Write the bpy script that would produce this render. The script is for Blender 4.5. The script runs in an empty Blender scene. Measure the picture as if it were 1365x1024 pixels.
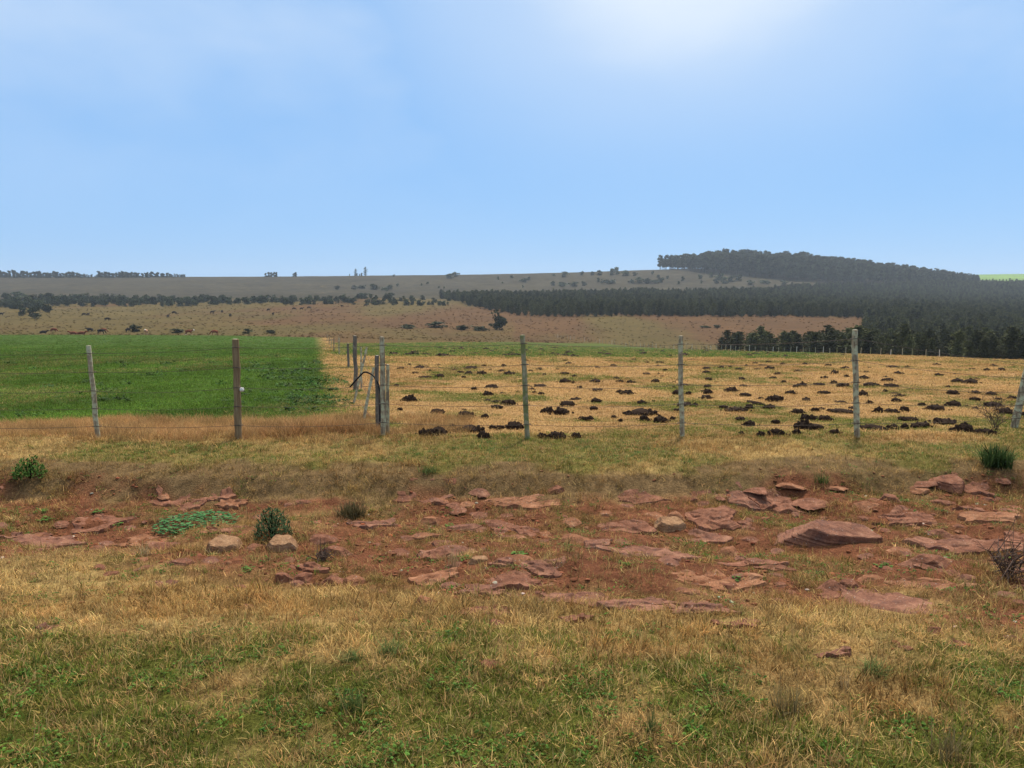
import bpy, bmesh, math, random
import numpy as np
from mathutils import Vector, Matrix, Euler
R = math.radians
SC = bpy.context.scene
COL = SC.collection
rng = np.random.default_rng(7)
random.seed(7)

# ------------------------------------------------------------------ camera
F = 1051.0; CU = 682.5; CV = 512.0; PITCH = R(6.08); CZ = 1.65
cam_d = bpy.data.cameras.new('camera'); cam = bpy.data.objects.new('camera', cam_d)
COL.objects.link(cam); SC.camera = cam
cam.location = (0, 0, CZ); cam.rotation_euler = (R(90) - PITCH, 0, 0)
cam_d.sensor_width = 36; cam_d.lens = 36 * F / 1365; cam_d.clip_start = 0.05; cam_d.clip_end = 12000

# ------------------------------------------------------------------ world, sun, exposure
SUN_EL, SUN_AZ = 57, 20          # degrees; azimuth clockwise from the view direction
w = bpy.data.worlds.new('World'); SC.world = w; w.use_nodes = True
nt = w.node_tree; nt.nodes.clear()
def N(nt, t, **kw):
    n = nt.nodes.new(t)
    for k, v in kw.items():
        if hasattr(n, k): setattr(n, k, v)
        else: n.inputs[k].default_value = v
    return n
out = N(nt, 'ShaderNodeOutputWorld'); bg = N(nt, 'ShaderNodeBackground'); bg.inputs['Strength'].default_value = 0.092
nt.links.new(bg.outputs[0], out.inputs[0])
sky = N(nt, 'ShaderNodeTexSky', sky_type='NISHITA', sun_disc=False)
sky.sun_elevation = R(SUN_EL); sky.sun_rotation = R(SUN_AZ)
sky.altitude = 0; sky.air_density = 1.0; sky.dust_density = 0.1; sky.ozone_density = 3.0
tc = N(nt, 'ShaderNodeTexCoord')
# thin high veil: evens the blue out towards the horizon, soft patches of brighter cloud
veil = N(nt, 'ShaderNodeMix', data_type='RGBA', blend_type='MIX'); veil.inputs[0].default_value = 0.80
veil.inputs[7].default_value = (1.95, 4.1, 7.45, 1)
nt.links.new(sky.outputs[0], veil.inputs[6])
nz = N(nt, 'ShaderNodeTexNoise'); nz.inputs['Scale'].default_value = 2.1; nz.inputs['Detail'].default_value = 5; nz.inputs['Roughness'].default_value = 0.5
mp = N(nt, 'ShaderNodeMapping'); mp.inputs['Scale'].default_value = (1, 1, 2.2); mp.inputs['Location'].default_value = (3.1, 0.4, 0.9)
nt.links.new(tc.outputs['Generated'], mp.inputs[0]); nt.links.new(mp.outputs[0], nz.inputs['Vector'])
cr = N(nt, 'ShaderNodeMapRange', interpolation_type='SMOOTHSTEP'); cr.inputs[1].default_value = 0.40; cr.inputs[2].default_value = 0.80; cr.inputs[4].default_value = 0.42
nt.links.new(nz.outputs['Fac'], cr.inputs[0])
# the bright cloud that the sun stands behind
sa = R(11.5); se = R(27)
dp = N(nt, 'ShaderNodeVectorMath', operation='DOT_PRODUCT'); dp.inputs[1].default_value = (math.sin(sa)*math.cos(se), math.cos(sa)*math.cos(se), math.sin(se))
nt.links.new(tc.outputs['Generated'], dp.inputs[0])
wob = N(nt, 'ShaderNodeMath', operation='MULTIPLY_ADD'); wob.inputs[1].default_value = 0.034; 
nt.links.new(nz.outputs['Fac'], wob.inputs[0]); nt.links.new(dp.outputs['Value'], wob.inputs[2])
g1 = N(nt, 'ShaderNodeMapRange', interpolation_type='SMOOTHERSTEP'); g1.inputs[1].default_value = 0.985; g1.inputs[2].default_value = 1.021; g1.inputs[4].default_value = 0.45
g2 = N(nt, 'ShaderNodeMapRange', interpolation_type='SMOOTHSTEP'); g2.inputs[1].default_value = 0.915; g2.inputs[2].default_value = 1.02; g2.inputs[4].default_value = 0.42
for g in (g1, g2): nt.links.new(wob.outputs[0], g.inputs[0])
mx = N(nt, 'ShaderNodeMath', operation='MAXIMUM'); nt.links.new(g2.outputs[0], mx.inputs[0]); nt.links.new(cr.outputs[0], mx.inputs[1])
# clouds thin out towards the horizon
sp = N(nt, 'ShaderNodeSeparateXYZ'); nt.links.new(tc.outputs['Generated'], sp.inputs[0])
hz_ = N(nt, 'ShaderNodeMapRange', interpolation_type='SMOOTHSTEP'); hz_.inputs[1].default_value = 0.03; hz_.inputs[2].default_value = 0.32
nt.links.new(sp.outputs['Z'], hz_.inputs[0])
mm = N(nt, 'ShaderNodeMath', operation='MULTIPLY'); nt.links.new(mx.outputs[0], mm.inputs[0]); nt.links.new(hz_.outputs[0], mm.inputs[1])
ov = N(nt, 'ShaderNodeMapRange', interpolation_type='SMOOTHSTEP'); ov.inputs[1].default_value = 0.30; ov.inputs[2].default_value = 0.62; ov.inputs[4].default_value = 0.85  # cloud cover thickening overhead, added to neutralise the blue ambient light
nt.links.new(sp.outputs['Z'], ov.inputs[0])
mo = N(nt, 'ShaderNodeMath', operation='MAXIMUM'); nt.links.new(mm.outputs[0], mo.inputs[0]); nt.links.new(ov.outputs[0], mo.inputs[1])
ad = N(nt, 'ShaderNodeMath', operation='ADD', use_clamp=True); nt.links.new(mo.outputs[0], ad.inputs[0]); nt.links.new(g1.outputs[0], ad.inputs[1])
cl = N(nt, 'ShaderNodeMix', data_type='RGBA', blend_type='MIX'); cl.inputs[7].default_value = (7.3, 7.8, 8.2, 1)
nt.links.new(ad.outputs[0], cl.inputs[0]); nt.links.new(veil.outputs[2], cl.inputs[6]); nt.links.new(cl.outputs[2], bg.inputs['Color'])

sd = bpy.data.lights.new('sun', 'SUN'); so = bpy.data.objects.new('sun', sd); COL.objects.link(so)
sd.energy = 4.2; sd.angle = R(9); sd.color = (1.0, 0.93, 0.82)
so.location = (20, 60, 90)
sdir = Vector((math.sin(R(SUN_AZ))*math.cos(R(SUN_EL)), math.cos(R(SUN_AZ))*math.cos(R(SUN_EL)), math.sin(R(SUN_EL))))
so.rotation_euler = sdir.to_track_quat('Z', 'Y').to_euler()
SC.view_settings.view_transform = 'Standard'; SC.view_settings.look = 'None'; SC.view_settings.gamma = 1
SC.view_settings.exposure = 0.45; SC.view_settings.use_curve_mapping = False
SC.render.engine = 'CYCLES'
SC.cycles.use_denoising = True
SC.cycles.denoiser = 'OPENIMAGEDENOISE'
SC.cycles.max_bounces = 6; SC.cycles.diffuse_bounces = 3; SC.cycles.transmission_bounces = 3; SC.cycles.volume_bounces = 0
SC.cycles.sample_clamp_indirect = 5

# ------------------------------------------------------------------ numeric helpers
def _h(ix, iy, seed):
    a = (ix.astype(np.int64) * 374761393 + iy.astype(np.int64) * 668265263 + seed * 1274126177) & 0xffffffff
    a = ((a ^ (a >> 13)) * 1274126177) & 0xffffffff
    return ((a ^ (a >> 16)) & 0xffff) / 65535.0
def vnoise(x, y, scale, seed=0):
    x = np.asarray(x, float) / scale + 1000.0; y = np.asarray(y, float) / scale + 1000.0
    ix = np.floor(x); iy = np.floor(y); fx = x - ix; fy = y - iy
    fx = fx*fx*fx*(fx*(fx*6-15)+10); fy = fy*fy*fy*(fy*(fy*6-15)+10)
    a = _h(ix, iy, seed); b = _h(ix+1, iy, seed); c = _h(ix, iy+1, seed); d = _h(ix+1, iy+1, seed)
    return (a*(1-fx)+b*fx)*(1-fy) + (c*(1-fx)+d*fx)*fy
def fbm(x, y, scale, seed=0, octv=4, gain=0.5):
    s = 0; a = 1; t = 0
    xr, yr = np.asarray(x, float), np.asarray(y, float)
    for i in range(octv):
        s = s + a * vnoise(xr*0.8+yr*0.6 if i % 2 else xr, yr*0.8-xr*0.6 if i % 2 else yr, scale/2**i, seed*17+i); t += a; a *= gain
    return s / t
def sstep(a, b, x):
    t = np.clip((np.asarray(x, float)-a)/(b-a), 0, 1); return t*t*(3-2*t)
def fbm3(p, scale, seed=0, octv=3):
    return (fbm(p[:,0], p[:,1]+p[:,2]*0.7, scale, seed, octv)+fbm(p[:,1], p[:,2]-p[:,0]*0.5, scale, seed+1, octv)+fbm(p[:,2], p[:,0]+p[:,1]*0.6, scale, seed+2, octv))/3

CP, SP = math.cos(PITCH), math.sin(PITCH)
def at(u, v, Y):
    xr = (u-CU)/F; yu = (CV-v)/F; t = Y/(CP+yu*SP)
    return Vector((t*xr, Y, CZ + t*(-SP+yu*CP)))

# ------------------------------------------------------------------ terrain
UC = [0, 300, 520, 700, 880, 960, 1160, 1280, 1365]
TAB = [
 (9.7, [583]*9), (12, [560]*9), (15, [542]*9), (19, [524]*9), (29, [496]*9),
 (45, [482,480,480,480,482,482,483,484,486]), (70, [471,470,471,473,475,475,477,480,484]),
 (115,[461,461,464,468,470,470,473,477,481]), (145,[454.5,455,460,464,468,468.5,472,478,484]),
 (200,[446,446.5,453,459,466,467,474,477,479]), (225,[446.5,447.5,451,457.5,465.5,466.5,473,474,476]),
 (270,[440,441,446,454,463,465,465,465,466]), (350,[430,430,433,440,446,447,445,447,449]),
 (430,[418,417,420,425,423,423,424,432,436]), (600,[408,405,404,408,410,411,413,418,421]),
 (800,[399,397,395,397,396,396,404,406,408]), (1000,[389,388,386,387,384,383,392,396,400]),
 (1150,[378,378,377,375,369,368,378,383,386]), (1300,[366,366,364,360.5,354.5,350,360,369,373.5]),
 (1450,[371,371,370,369,365,363,369,375,378]), (2000,[378,378,378,376,374,372,371,371,371]),
 (2600,[378,378,377,376,374,372,370,365,363.5]), (5000,[380]*9)]
NEAR = [(-40,-1.65),(3.4,-1.65),(3.9,-1.69),(4.6,-1.80),(5.5,-1.90),(6.5,-1.95),(7.3,-1.965),(7.62,-1.92),(7.84,-1.77),(8.15,-1.70),(9.7,-1.70)]
S_AX = np.array([at(u, 430, 100).x/100 for u in UC])
_ld = np.array([math.log(r[0]) for r in TAB])
_zt = np.array([[(at(u, v, D).z-CZ)/D for u, v in zip(UC, vs)] for D, vs in TAB])
LD = np.linspace(math.log(9.7), math.log(5000), 900); SG = np.linspace(-0.66, 0.66, 133)
_tmp = np.array([np.interp(LD, _ld, _zt[:, j]) for j in range(9)])
ZG = np.array([np.interp(SG, S_AX, _tmp[:, i]) for i in range(len(LD))])
def _gs(a, n, ax):
    k = np.exp(-0.5*(np.arange(-3*n, 3*n+1)/n)**2); k /= k.sum()
    pad = [(0,0),(0,0)]; pad[ax] = (3*n, 3*n); a2 = np.pad(a, pad, mode='edge')
    return np.apply_along_axis(lambda r: np.convolve(r, k, 'valid'), ax, a2)
ZG = _gs(_gs(ZG, 9, 0), 5, 1)
def hbase(x, y):
    x = np.asarray(x, float); y = np.asarray(y, float); yy = np.maximum(y, 9.7)
    s = np.clip(x/yy, -0.6599, 0.6599); l = np.clip(np.log(yy), LD[0], LD[-1]-1e-6)
    fi = (l-LD[0])/(LD[1]-LD[0]); i = np.clip(fi.astype(int), 0, len(LD)-2); fi = fi-i
    fj = (s-SG[0])/(SG[1]-SG[0]); j = np.clip(fj.astype(int), 0, len(SG)-2); fj = fj-j
    z = (ZG[i,j]*(1-fi)+ZG[i+1,j]*fi)*(1-fj)+(ZG[i,j+1]*(1-fi)+ZG[i+1,j+1]*fi)*fj
    zf = z*yy
    yn = y + (fbm(x, y*0.5, 2.2, 3, 3)-0.5)*0.5*sstep(3, 5, y)*(1-sstep(8.6, 9.6, y))
    zn = np.interp(yn, [a for a, _ in NEAR], [b for _, b in NEAR])
    b = sstep(9.0, 10.4, y)
    return CZ + zn*(1-b) + zf*b
def hz(x, y):
    x = np.asarray(x, float); y = np.asarray(y, float)
    z = hbase(x, y)
    rock = sstep(4.2, 5.0, y)*(1-sstep(7.4, 8.0, y))
    z = z + (fbm(x, y, 0.9, 11, 4)-0.5)*(0.05+0.15*rock)
    q_ = fbm(x*0.7, y*1.2, 1.3, 15, 4)*7; z = z + rock*0.16*((np.floor(q_)+sstep(0.4, 0.6, q_-np.floor(q_)))/7-0.5)
    z = z + (fbm(x, y, 0.22, 12, 3)-0.5)*(0.02+0.03*rock)*(1-sstep(14, 30, y))
    z = z + (fbm(x, y, 3.0, 13, 3)-0.5)*0.16*sstep(10, 16, y)*(1-sstep(100, 200, y))
    z = z + (fbm(x, y, 60, 14, 4)-0.5)*5.0*sstep(350, 700, y)*(1-sstep(1200, 1300, y)*0.8)
    return z
_DG = np.exp(np.linspace(math.log(2.0), math.log(2600), 5000))
def gp(u, v):
    """the point of the ground seen at a place of the photograph"""
    xr = (u-CU)/F; yu = (CV-v)/F; t = _DG/(CP+yu*SP)
    zr = CZ+t*(-SP+yu*CP); d = hz(t*xr, _DG)-zr
    k = np.argmax(d > 0)
    if d[k] <= 0: k = np.argmax(d)
    Y = _DG[k]
    return Vector((t[k]*xr, Y, float(hz(np.array([t[k]*xr]), np.array([Y]))[0])))
def hz1(x, y): return float(hz(np.array([x]), np.array([y]))[0])

def side_x(y): return -1.64-0.238*(np.asarray(y, float)-10)
RIM = [(1430,100),(1365,115),(1260,129),(1167,143),(1100,158),(960,203),(800,272),(740,300)]
RIMX = np.array([at(u,430,D).x for u, D in RIM][::-1]); RIMY = np.array([D for _, D in RIM][::-1], float)
RBX = np.concatenate([[at(430,430,150).x, at(500,430,160).x, at(600,430,195).x, at(680,430,235).x], RIMX[1:]]); RBY = np.concatenate([[150, 160, 195, 235], RIMY[1:]])
def rim_y(x): return np.interp(x, RBX, RBY)
def fence_y(x): return np.interp(x, RIMX, RIMY)

# surface colour (albedo) and plant cover, in world space
C_GREEN = np.array([0.112,0.128,0.022]); C_STRAW = np.array([0.47,0.305,0.115]); C_SOIL = np.array([0.148,0.057,0.028])
C_TAN = np.array([0.44,0.235,0.105]); C_CROP = np.array([0.070,0.122,0.016]); C_DARK = np.array([0.080,0.046,0.028])
C_OLIVE = np.array([0.158,0.112,0.034]); C_BROWN = np.array([0.165,0.086,0.034]); C_HILL = np.array([0.040,0.032,0.017]); C_FARG = np.array([0.12,0.20,0.03])
def cover(x, y):
    """weights of green, straw, soil, tan, crop, dark bank, olive, brown, hill, far green"""
    x = np.asarray(x, float); y = np.asarray(y, float); W = {}
    n3 = fbm(x, y, 3.5, 21, 4); n1 = fbm(x, y, 1.1, 22, 4); n2 = fbm(x, y, 0.4, 23, 3); nl = fbm(x, y*0.35, 8, 24, 4)
    nxs = fbm(x, y, 0.16, 29, 2)
    yw = y + (fbm(x, y, 1.6, 25, 3)-0.5)*1.3 + (n2-0.5)*0.7
    s = x/np.maximum(y, 1)
    left = sstep(0.25, -0.25, x-side_x(y)+(n1-0.5)*1.2+(nl-0.5)*0.12*np.clip(y-12, 0, 80))
    fA = 1-sstep(3.45, 3.95, yw+0.12*x*0.2)
    fB = sstep(3.45, 3.95, yw)*(1-sstep(4.25, 4.9, yw+0.22*np.clip(x, -2.5, 3)))
    fC = sstep(4.25, 4.9, yw+0.22*np.clip(x, -2.5, 3))*(1-sstep(7.3, 7.7, yw))
    fD = sstep(7.3, 7.7, yw)*(1-sstep(8.0, 8.25, yw))
    fE = sstep(8.0, 8.25, yw)*(1-sstep(9.4, 10.0, yw))
    fF = sstep(9.4, 10.0, yw)
    gA = sstep(0.40, 0.62, 0.32*n1+0.44*n2+0.24*n3+0.06*(x < 0.3)+0.04*np.clip(-x,0,2)*0.5)
    soilC = sstep(0.36, 0.54, 0.5*n1+0.25*n2+0.25*n3+0.05*s*0+0.07*sstep(-2.5, 1.0, x)+0.02)
    gC = sstep(0.50, 0.64, 0.5*n2+0.5*fbm(x, y, 0.7, 27, 3))*0.65
    gE = sstep(0.38, 0.60, n1*0.6+n3*0.4+0.10*sstep(-2.5, -0.5, x)-0.02)
    gP = sstep(0.485, 0.65, 0.55*fbm(x, y*0.6, 2.2, 28, 4)+0.45*n1)*0.85
    far = sstep(-12, 12, y-rim_y(x)) * (1-left)
    strip = sstep(54, 64, y+(nl-0.5)*14)*(1-sstep(0.36, 0.47, s))*(0.25+0.75*sstep(-0.25, -0.20, s+(n3-0.5)*0.06))
    cropdry = 1-sstep(11.3, 12.2, y+(fbm(x,y,2.0,31,3)-0.5)*1.7)
    L = fF*left; Rr = fF*(1-left)
    Lf = sstep(203, 207, y+(nl-0.5)*6)
    W['green'] = fA*gA + fB*0.10*gA + fC*gC*(1-soilC*0.6) + fD*0.18*gC + fE*gE*0.8 + Rr*(1-far)*(gP*(1-strip)+strip*0.42)
    W['straw'] = fA*(1-gA)*0.9 + fB*(0.92-0.1*gA) + fC*(1-soilC)*(1-gC)*0.85 + fD*0.30 + fE*(1-gE*0.8) + Rr*(1-far)*(1-strip)*(1-gP)*0.45
    W['soil'] = fA*(1-gA)*0.1 + fB*0.02 + fC*soilC*(1-gC*0.4) + fC*(1-soilC)*0.12
    W['dark'] = fD*0.55
    W['tan'] = L*cropdry + Rr*(1-far)*(1-strip)*(1-gP)*0.55 + L*(1-cropdry)*(1-Lf)*0.75*sstep(1.0+0.014*np.maximum(y-10,0), 0.2, np.abs(x-side_x(y)))
    W['crop'] = L*(1-cropdry)*(1-Lf)*(1-0.75*sstep(1.0+0.014*np.maximum(y-10,0), 0.2, np.abs(x-side_x(y)))) + Rr*(1-far)*strip*0.5
    val = np.maximum(L*Lf, Rr*far)
    hillw = sstep(650, 780, y)
    ol = sstep(0.35, 0.62, fbm(x, y*0.3, 60, 32, 4)+0.24*sstep(0.02, -0.22, s)-0.08*(s > 0))
    W['olive'] = val*(1-hillw)*ol; W['brown'] = val*(1-hillw)*(1-ol)
    fg = sstep(1500, 1700, y)*sstep(0.3, 0.4, s)
    W['hill'] = val*hillw*(1-fg); W['far'] = val*hillw*fg
    W['_n'] = (n1, n2, nxs)
    return W
PAL = {'green':C_GREEN,'straw':C_STRAW,'soil':C_SOIL,'dark':C_DARK,'tan':C_TAN,'crop':C_CROP,'olive':C_OLIVE,'brown':C_BROWN,'hill':C_HILL,'far':C_FARG}
def ground_colour(x, y):
    W = cover(x, y); tot = 0; c = 0
    for k, p in PAL.items():
        q = p
        if k == 'straw': q = p*0.62            # thatch and soil between the stalks
        if k == 'green': q = p*0.62+C_SOIL*0.10
        if k in ('olive', 'brown'): q = p*0.52
        if k == 'crop': q = p*0.62
        if k == 'tan': q = p*0.8
        c = c + W[k][:, None]*q; tot = tot + W[k]
    return c/np.maximum(tot, 1e-3)[:, None]

# ------------------------------------------------------------------ materials
def mat(name):
    m = bpy.data.materials.new(name); m.use_nodes = True; t = m.node_tree
    b = t.nodes['Principled BSDF']; b.inputs['Roughness'].default_value = 0.9; b.inputs['Specular IOR Level'].default_value = 0.04
    return m, t, b
def ramp(t, fac, stops):
    r = N(t, 'ShaderNodeValToRGB'); e = r.color_ramp.elements
    while len(e) < len(stops): e.new(0.5)
    for q, (p, c) in zip(e, stops): q.position = p; q.color = (*c, 1)
    t.links.new(fac, r.inputs[0]); return r.outputs[0]
def noise(t, scale, detail=4, rough=0.55, vec=None, dist=0):
    n = N(t, 'ShaderNodeTexNoise'); n.inputs['Scale'].default_value = scale; n.inputs['Detail'].default_value = detail
    n.inputs['Roughness'].default_value = rough; n.inputs['Distortion'].default_value = dist
    if vec: t.links.new(vec, n.inputs['Vector'])
    return n.outputs['Fac']
def mul(t, a, b, fac=1.0, mode='MULTIPLY'):
    m = N(t, 'ShaderNodeMix', data_type='RGBA', blend_type=mode); m.inputs[0].default_value = fac
    t.links.new(a, m.inputs[6]); t.links.new(b, m.inputs[7]); return m.outputs[2]
def bump(t, b, h, strength=0.5, dist=0.02):
    n = N(t, 'ShaderNodeBump'); n.inputs['Strength'].default_value = strength; n.inputs['Distance'].default_value = dist
    t.links.new(h, n.inputs['Height']); t.links.new(n.outputs[0], b.inputs['Normal'])
def coords(t, kind='Object'):
    return N(t, 'ShaderNodeTexCoord').outputs[kind]

def ground_mat(name, scales, bumpd):
    m, t, b = mat(name); v = coords(t)
    at_ = N(t, 'ShaderNodeAttribute', attribute_name='albedo')
    c = at_.outputs['Color']
    for sc, lo, hi in scales:
        f = noise(t, sc, 6, 0.65, v)
        c = mul(t, c, ramp(t, f, [(0.28, (lo,lo,lo)), (0.72, (hi,hi,hi))]))
    t.links.new(c, b.inputs['Base Color'])
    bump(t, b, noise(t, scales[-1][0], 6, 0.7, v), 0.8, bumpd)
    b.inputs['Roughness'].default_value = 0.95
    return m
M_NEAR = ground_mat('soil_and_thatch', [(0.7,0.8,1.2),(9,0.55,1.5),(60,0.5,1.55)], 0.04)
M_MID = ground_mat('valley_turf', [(0.02,0.8,1.2),(0.12,0.82,1.2),(0.6,0.75,1.3)], 0.3)
M_HILL = ground_mat('hill_turf', [(0.006,0.7,1.3),(0.03,0.7,1.35),(0.12,0.65,1.4)], 1.5)

def plant_mat(name, trans=0.25, attr='INSTANCER', rough=0.75):
    m, t, b = mat(name)
    a = N(t, 'ShaderNodeAttribute', attribute_name='tint'); a.attribute_type = attr
    v = N(t, 'ShaderNodeAttribute', attribute_name='bv')
    c = mul(t, a.outputs['Color'], v.outputs['Color'])
    t.links.new(c, b.inputs['Base Color']); b.inputs['Roughness'].default_value = rough
    tr = N(t, 'ShaderNodeBsdfTranslucent'); t.links.new(c, tr.inputs[0])
    mx = N(t, 'ShaderNodeMixShader'); mx.inputs[0].default_value = trans
    t.links.new(b.outputs[0], mx.inputs[1]); t.links.new(tr.outputs[0], mx.inputs[2])
    t.links.new(mx.outputs[0], t.nodes['Material Output'].inputs[0])
    return m
M_PLANT = plant_mat('grass_blades')
M_LEAFINST = plant_mat('weed_leaves', 0.2, rough=0.5)
def leaf_mat(name, col, var=0.35, trans=0.15, rough=0.7):
    m, t, b = mat(name)
    v = N(t, 'ShaderNodeAttribute', attribute_name='bv')
    oi = N(t, 'ShaderNodeObjectInfo')
    rr = ramp(t, oi.outputs['Random'], [(0, (1-var,)*3), (1, (1+var,)*3)])
    rgb = N(t, 'ShaderNodeRGB'); rgb.outputs[0].default_value = (*col, 1)
    c = mul(t, mul(t, rgb.outputs[0], v.outputs['Color']), rr)
    t.links.new(c, b.inputs['Base Color']); b.inputs['Roughness'].default_value = rough
    tr = N(t, 'ShaderNodeBsdfTranslucent'); t.links.new(c, tr.inputs[0])
    mx = N(t, 'ShaderNodeMixShader'); mx.inputs[0].default_value = trans
    t.links.new(b.outputs[0], mx.inputs[1]); t.links.new(tr.outputs[0], mx.inputs[2])
    t.links.new(mx.outputs[0], t.nodes['Material Output'].inputs[0])
    return m
M_PINE = leaf_mat('pine_needles', (0.060,0.062,0.023), 0.55)
M_EUC = leaf_mat('eucalyptus_leaves', (0.046,0.052,0.030), 0.5)
M_SHRUB = leaf_mat('shrub_leaves', (0.050,0.060,0.028), 0.4)
M_BUSHD = leaf_mat('bush_dark', (0.060,0.100,0.030), 0.1)
M_BUSHG = leaf_mat('bush_green', (0.070,0.135,0.026), 0.1)
M_BUSHB = leaf_mat('bush_bluegreen', (0.070,0.110,0.045), 0.1)
M_MAT = leaf_mat('weed_mat', (0.060,0.150,0.050), 0.1)
M_TWIG = leaf_mat('dry_twigs', (0.115,0.075,0.055), 0.1)
M_STRAWT = leaf_mat('straw_stalks', (0.36,0.25,0.13), 0.15)
M_GRT = leaf_mat('green_tuft', (0.105,0.140,0.040), 0.15)
M_BRT = leaf_mat('brown_tuft', (0.20,0.15,0.065), 0.15)

def rock_mat(name, c1, c2, c3):
    m, t, b = mat(name); v = coords(t)
    c = ramp(t, noise(t, 7, 6, 0.62, v, 0.3), [(0.30, c3), (0.48, c1), (0.68, c2)])
    c = mul(t, c, ramp(t, noise(t, 70, 4, 0.7, v), [(0.3, (0.68,)*3), (0.7, (1.3,)*3)]))
    mp_ = N(t, 'ShaderNodeMapping'); mp_.inputs['Scale'].default_value = (2, 2, 34); t.links.new(v, mp_.inputs[0])
    c = mul(t, c, ramp(t, noise(t, 2.0, 3, 0.5, mp_.outputs[0]), [(0.35, (0.82,)*3), (0.65, (1.14,)*3)]))
    vo = N(t, 'ShaderNodeTexVoronoi'); vo.inputs['Scale'].default_value = 28; t.links.new(v, vo.inputs['Vector'])
    lich = N(t, 'ShaderNodeMix', data_type='RGBA'); lich.inputs[7].default_value = (0.42,0.38,0.32,1)
    t.links.new(ramp(t, vo.outputs['Distance'], [(0.05, (0.7,)*3), (0.13, (0,)*3)]), lich.inputs[0]); t.links.new(c, lich.inputs[6])
    t.links.new(lich.outputs[2], b.inputs['Base Color'])
    bump(t, b, noise(t, 45, 6, 0.7, v), 0.7, 0.012)
    b.inputs['Roughness'].default_value = 0.82
    return m
M_RED = rock_mat('red_sandstone', (0.180,0.076,0.044), (0.26,0.122,0.074), (0.090,0.042,0.029))
M_TANR = rock_mat('tan_sandstone', (0.27,0.150,0.078), (0.34,0.205,0.115), (0.15,0.075,0.042))
M_PURP = rock_mat('weathered_purple_sandstone', (0.180,0.080,0.050), (0.27,0.135,0.082), (0.090,0.050,0.040))
M_ORNG = rock_mat('orange_sandstone', (0.225,0.098,0.050), (0.29,0.145,0.080), (0.12,0.054,0.033))

def simple(name, c1, c2, scale=20, rough=0.9, bd=0.01, bs=0.6, stretch=None):
    m, t, b = mat(name); v = coords(t)
    if stretch:
        mp_ = N(t, 'ShaderNodeMapping'); mp_.inputs['Scale'].default_value = stretch; t.links.new(v, mp_.inputs[0]); v = mp_.outputs[0]
    f = noise(t, scale, 6, 0.65, v)
    t.links.new(ramp(t, f, [(0.32, c1), (0.68, c2)]), b.inputs['Base Color']); b.inputs['Roughness'].default_value = rough
    bump(t, b, f, bs, bd); return m
M_MOUND = simple('dug_soil', (0.022,0.014,0.010), (0.066,0.042,0.029), 30, 0.95, 0.03, 1.0)
M_BARK = simple('bark', (0.06,0.045,0.035), (0.14,0.11,0.09), 3)
def post_mat(name, wood, pale, lich, amt):
    m, t, b = mat(name); v = coords(t)
    mp_ = N(t, 'ShaderNodeMapping'); mp_.inputs['Scale'].default_value = (40, 40, 3.2); t.links.new(v, mp_.inputs[0])
    g = noise(t, 1.0, 5, 0.6, mp_.outputs[0])
    c = ramp(t, g, [(0.33, wood), (0.66, pale)])
    f2 = noise(t, 14, 4, 0.6, v)
    ml = N(t, 'ShaderNodeMix', data_type='RGBA'); ml.inputs[7].default_value = (*lich, 1)
    t.links.new(ramp(t, f2, [(amt-0.06, (0,)*3), (amt+0.06, (1,)*3)]), ml.inputs[0]); t.links.new(c, ml.inputs[6])
    t.links.new(ml.outputs[2], b.inputs['Base Color']); bump(t, b, g, 0.7, 0.006); return m
M_P_LICH = post_mat('lichened_wood', (0.13,0.095,0.062), (0.38,0.31,0.20), (0.43,0.42,0.27), 0.52)
M_P_BROWN = post_mat('brown_round_wood', (0.15,0.098,0.052), (0.255,0.185,0.105), (0.30,0.24,0.15), 0.66)
M_P_GREY = post_mat('grey_weathered_wood', (0.085,0.070,0.055), (0.20,0.17,0.135), (0.30,0.29,0.20), 0.62)
M_P_GREEN = post_mat('mossy_wood', (0.16,0.135,0.08), (0.38,0.34,0.22), (0.17,0.19,0.075), 0.50)
M_CUT = simple('sawn_end', (0.42,0.38,0.30), (0.60,0.55,0.45), 40)
M_WIRE, _t, _b = mat('rusty_wire'); _b.inputs['Base Color'].default_value = (0.10,0.075,0.06,1); _b.inputs['Metallic'].default_value = 0.3; _b.inputs['Roughness'].default_value = 0.6
M_HOSE, _t, _b = mat('black_rubber'); _b.inputs['Base Color'].default_value = (0.012,0.012,0.013,1); _b.inputs['Roughness'].default_value = 0.45
M_WHITE = simple('white_porcelain', (0.62,0.60,0.55), (0.78,0.76,0.70), 30, 0.4)
M_CBLK = simple('black_hide', (0.012,0.011,0.011), (0.03,0.026,0.024), 6)
M_CRED = simple('red_hide', (0.14,0.042,0.022), (0.22,0.072,0.036), 6)
M_CWHT = simple('white_hide', (0.6,0.54,0.47), (0.78,0.72,0.65), 6)
M_CTAN = simple('tan_hide', (0.36,0.20,0.11), (0.46,0.28,0.17), 6)

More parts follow.
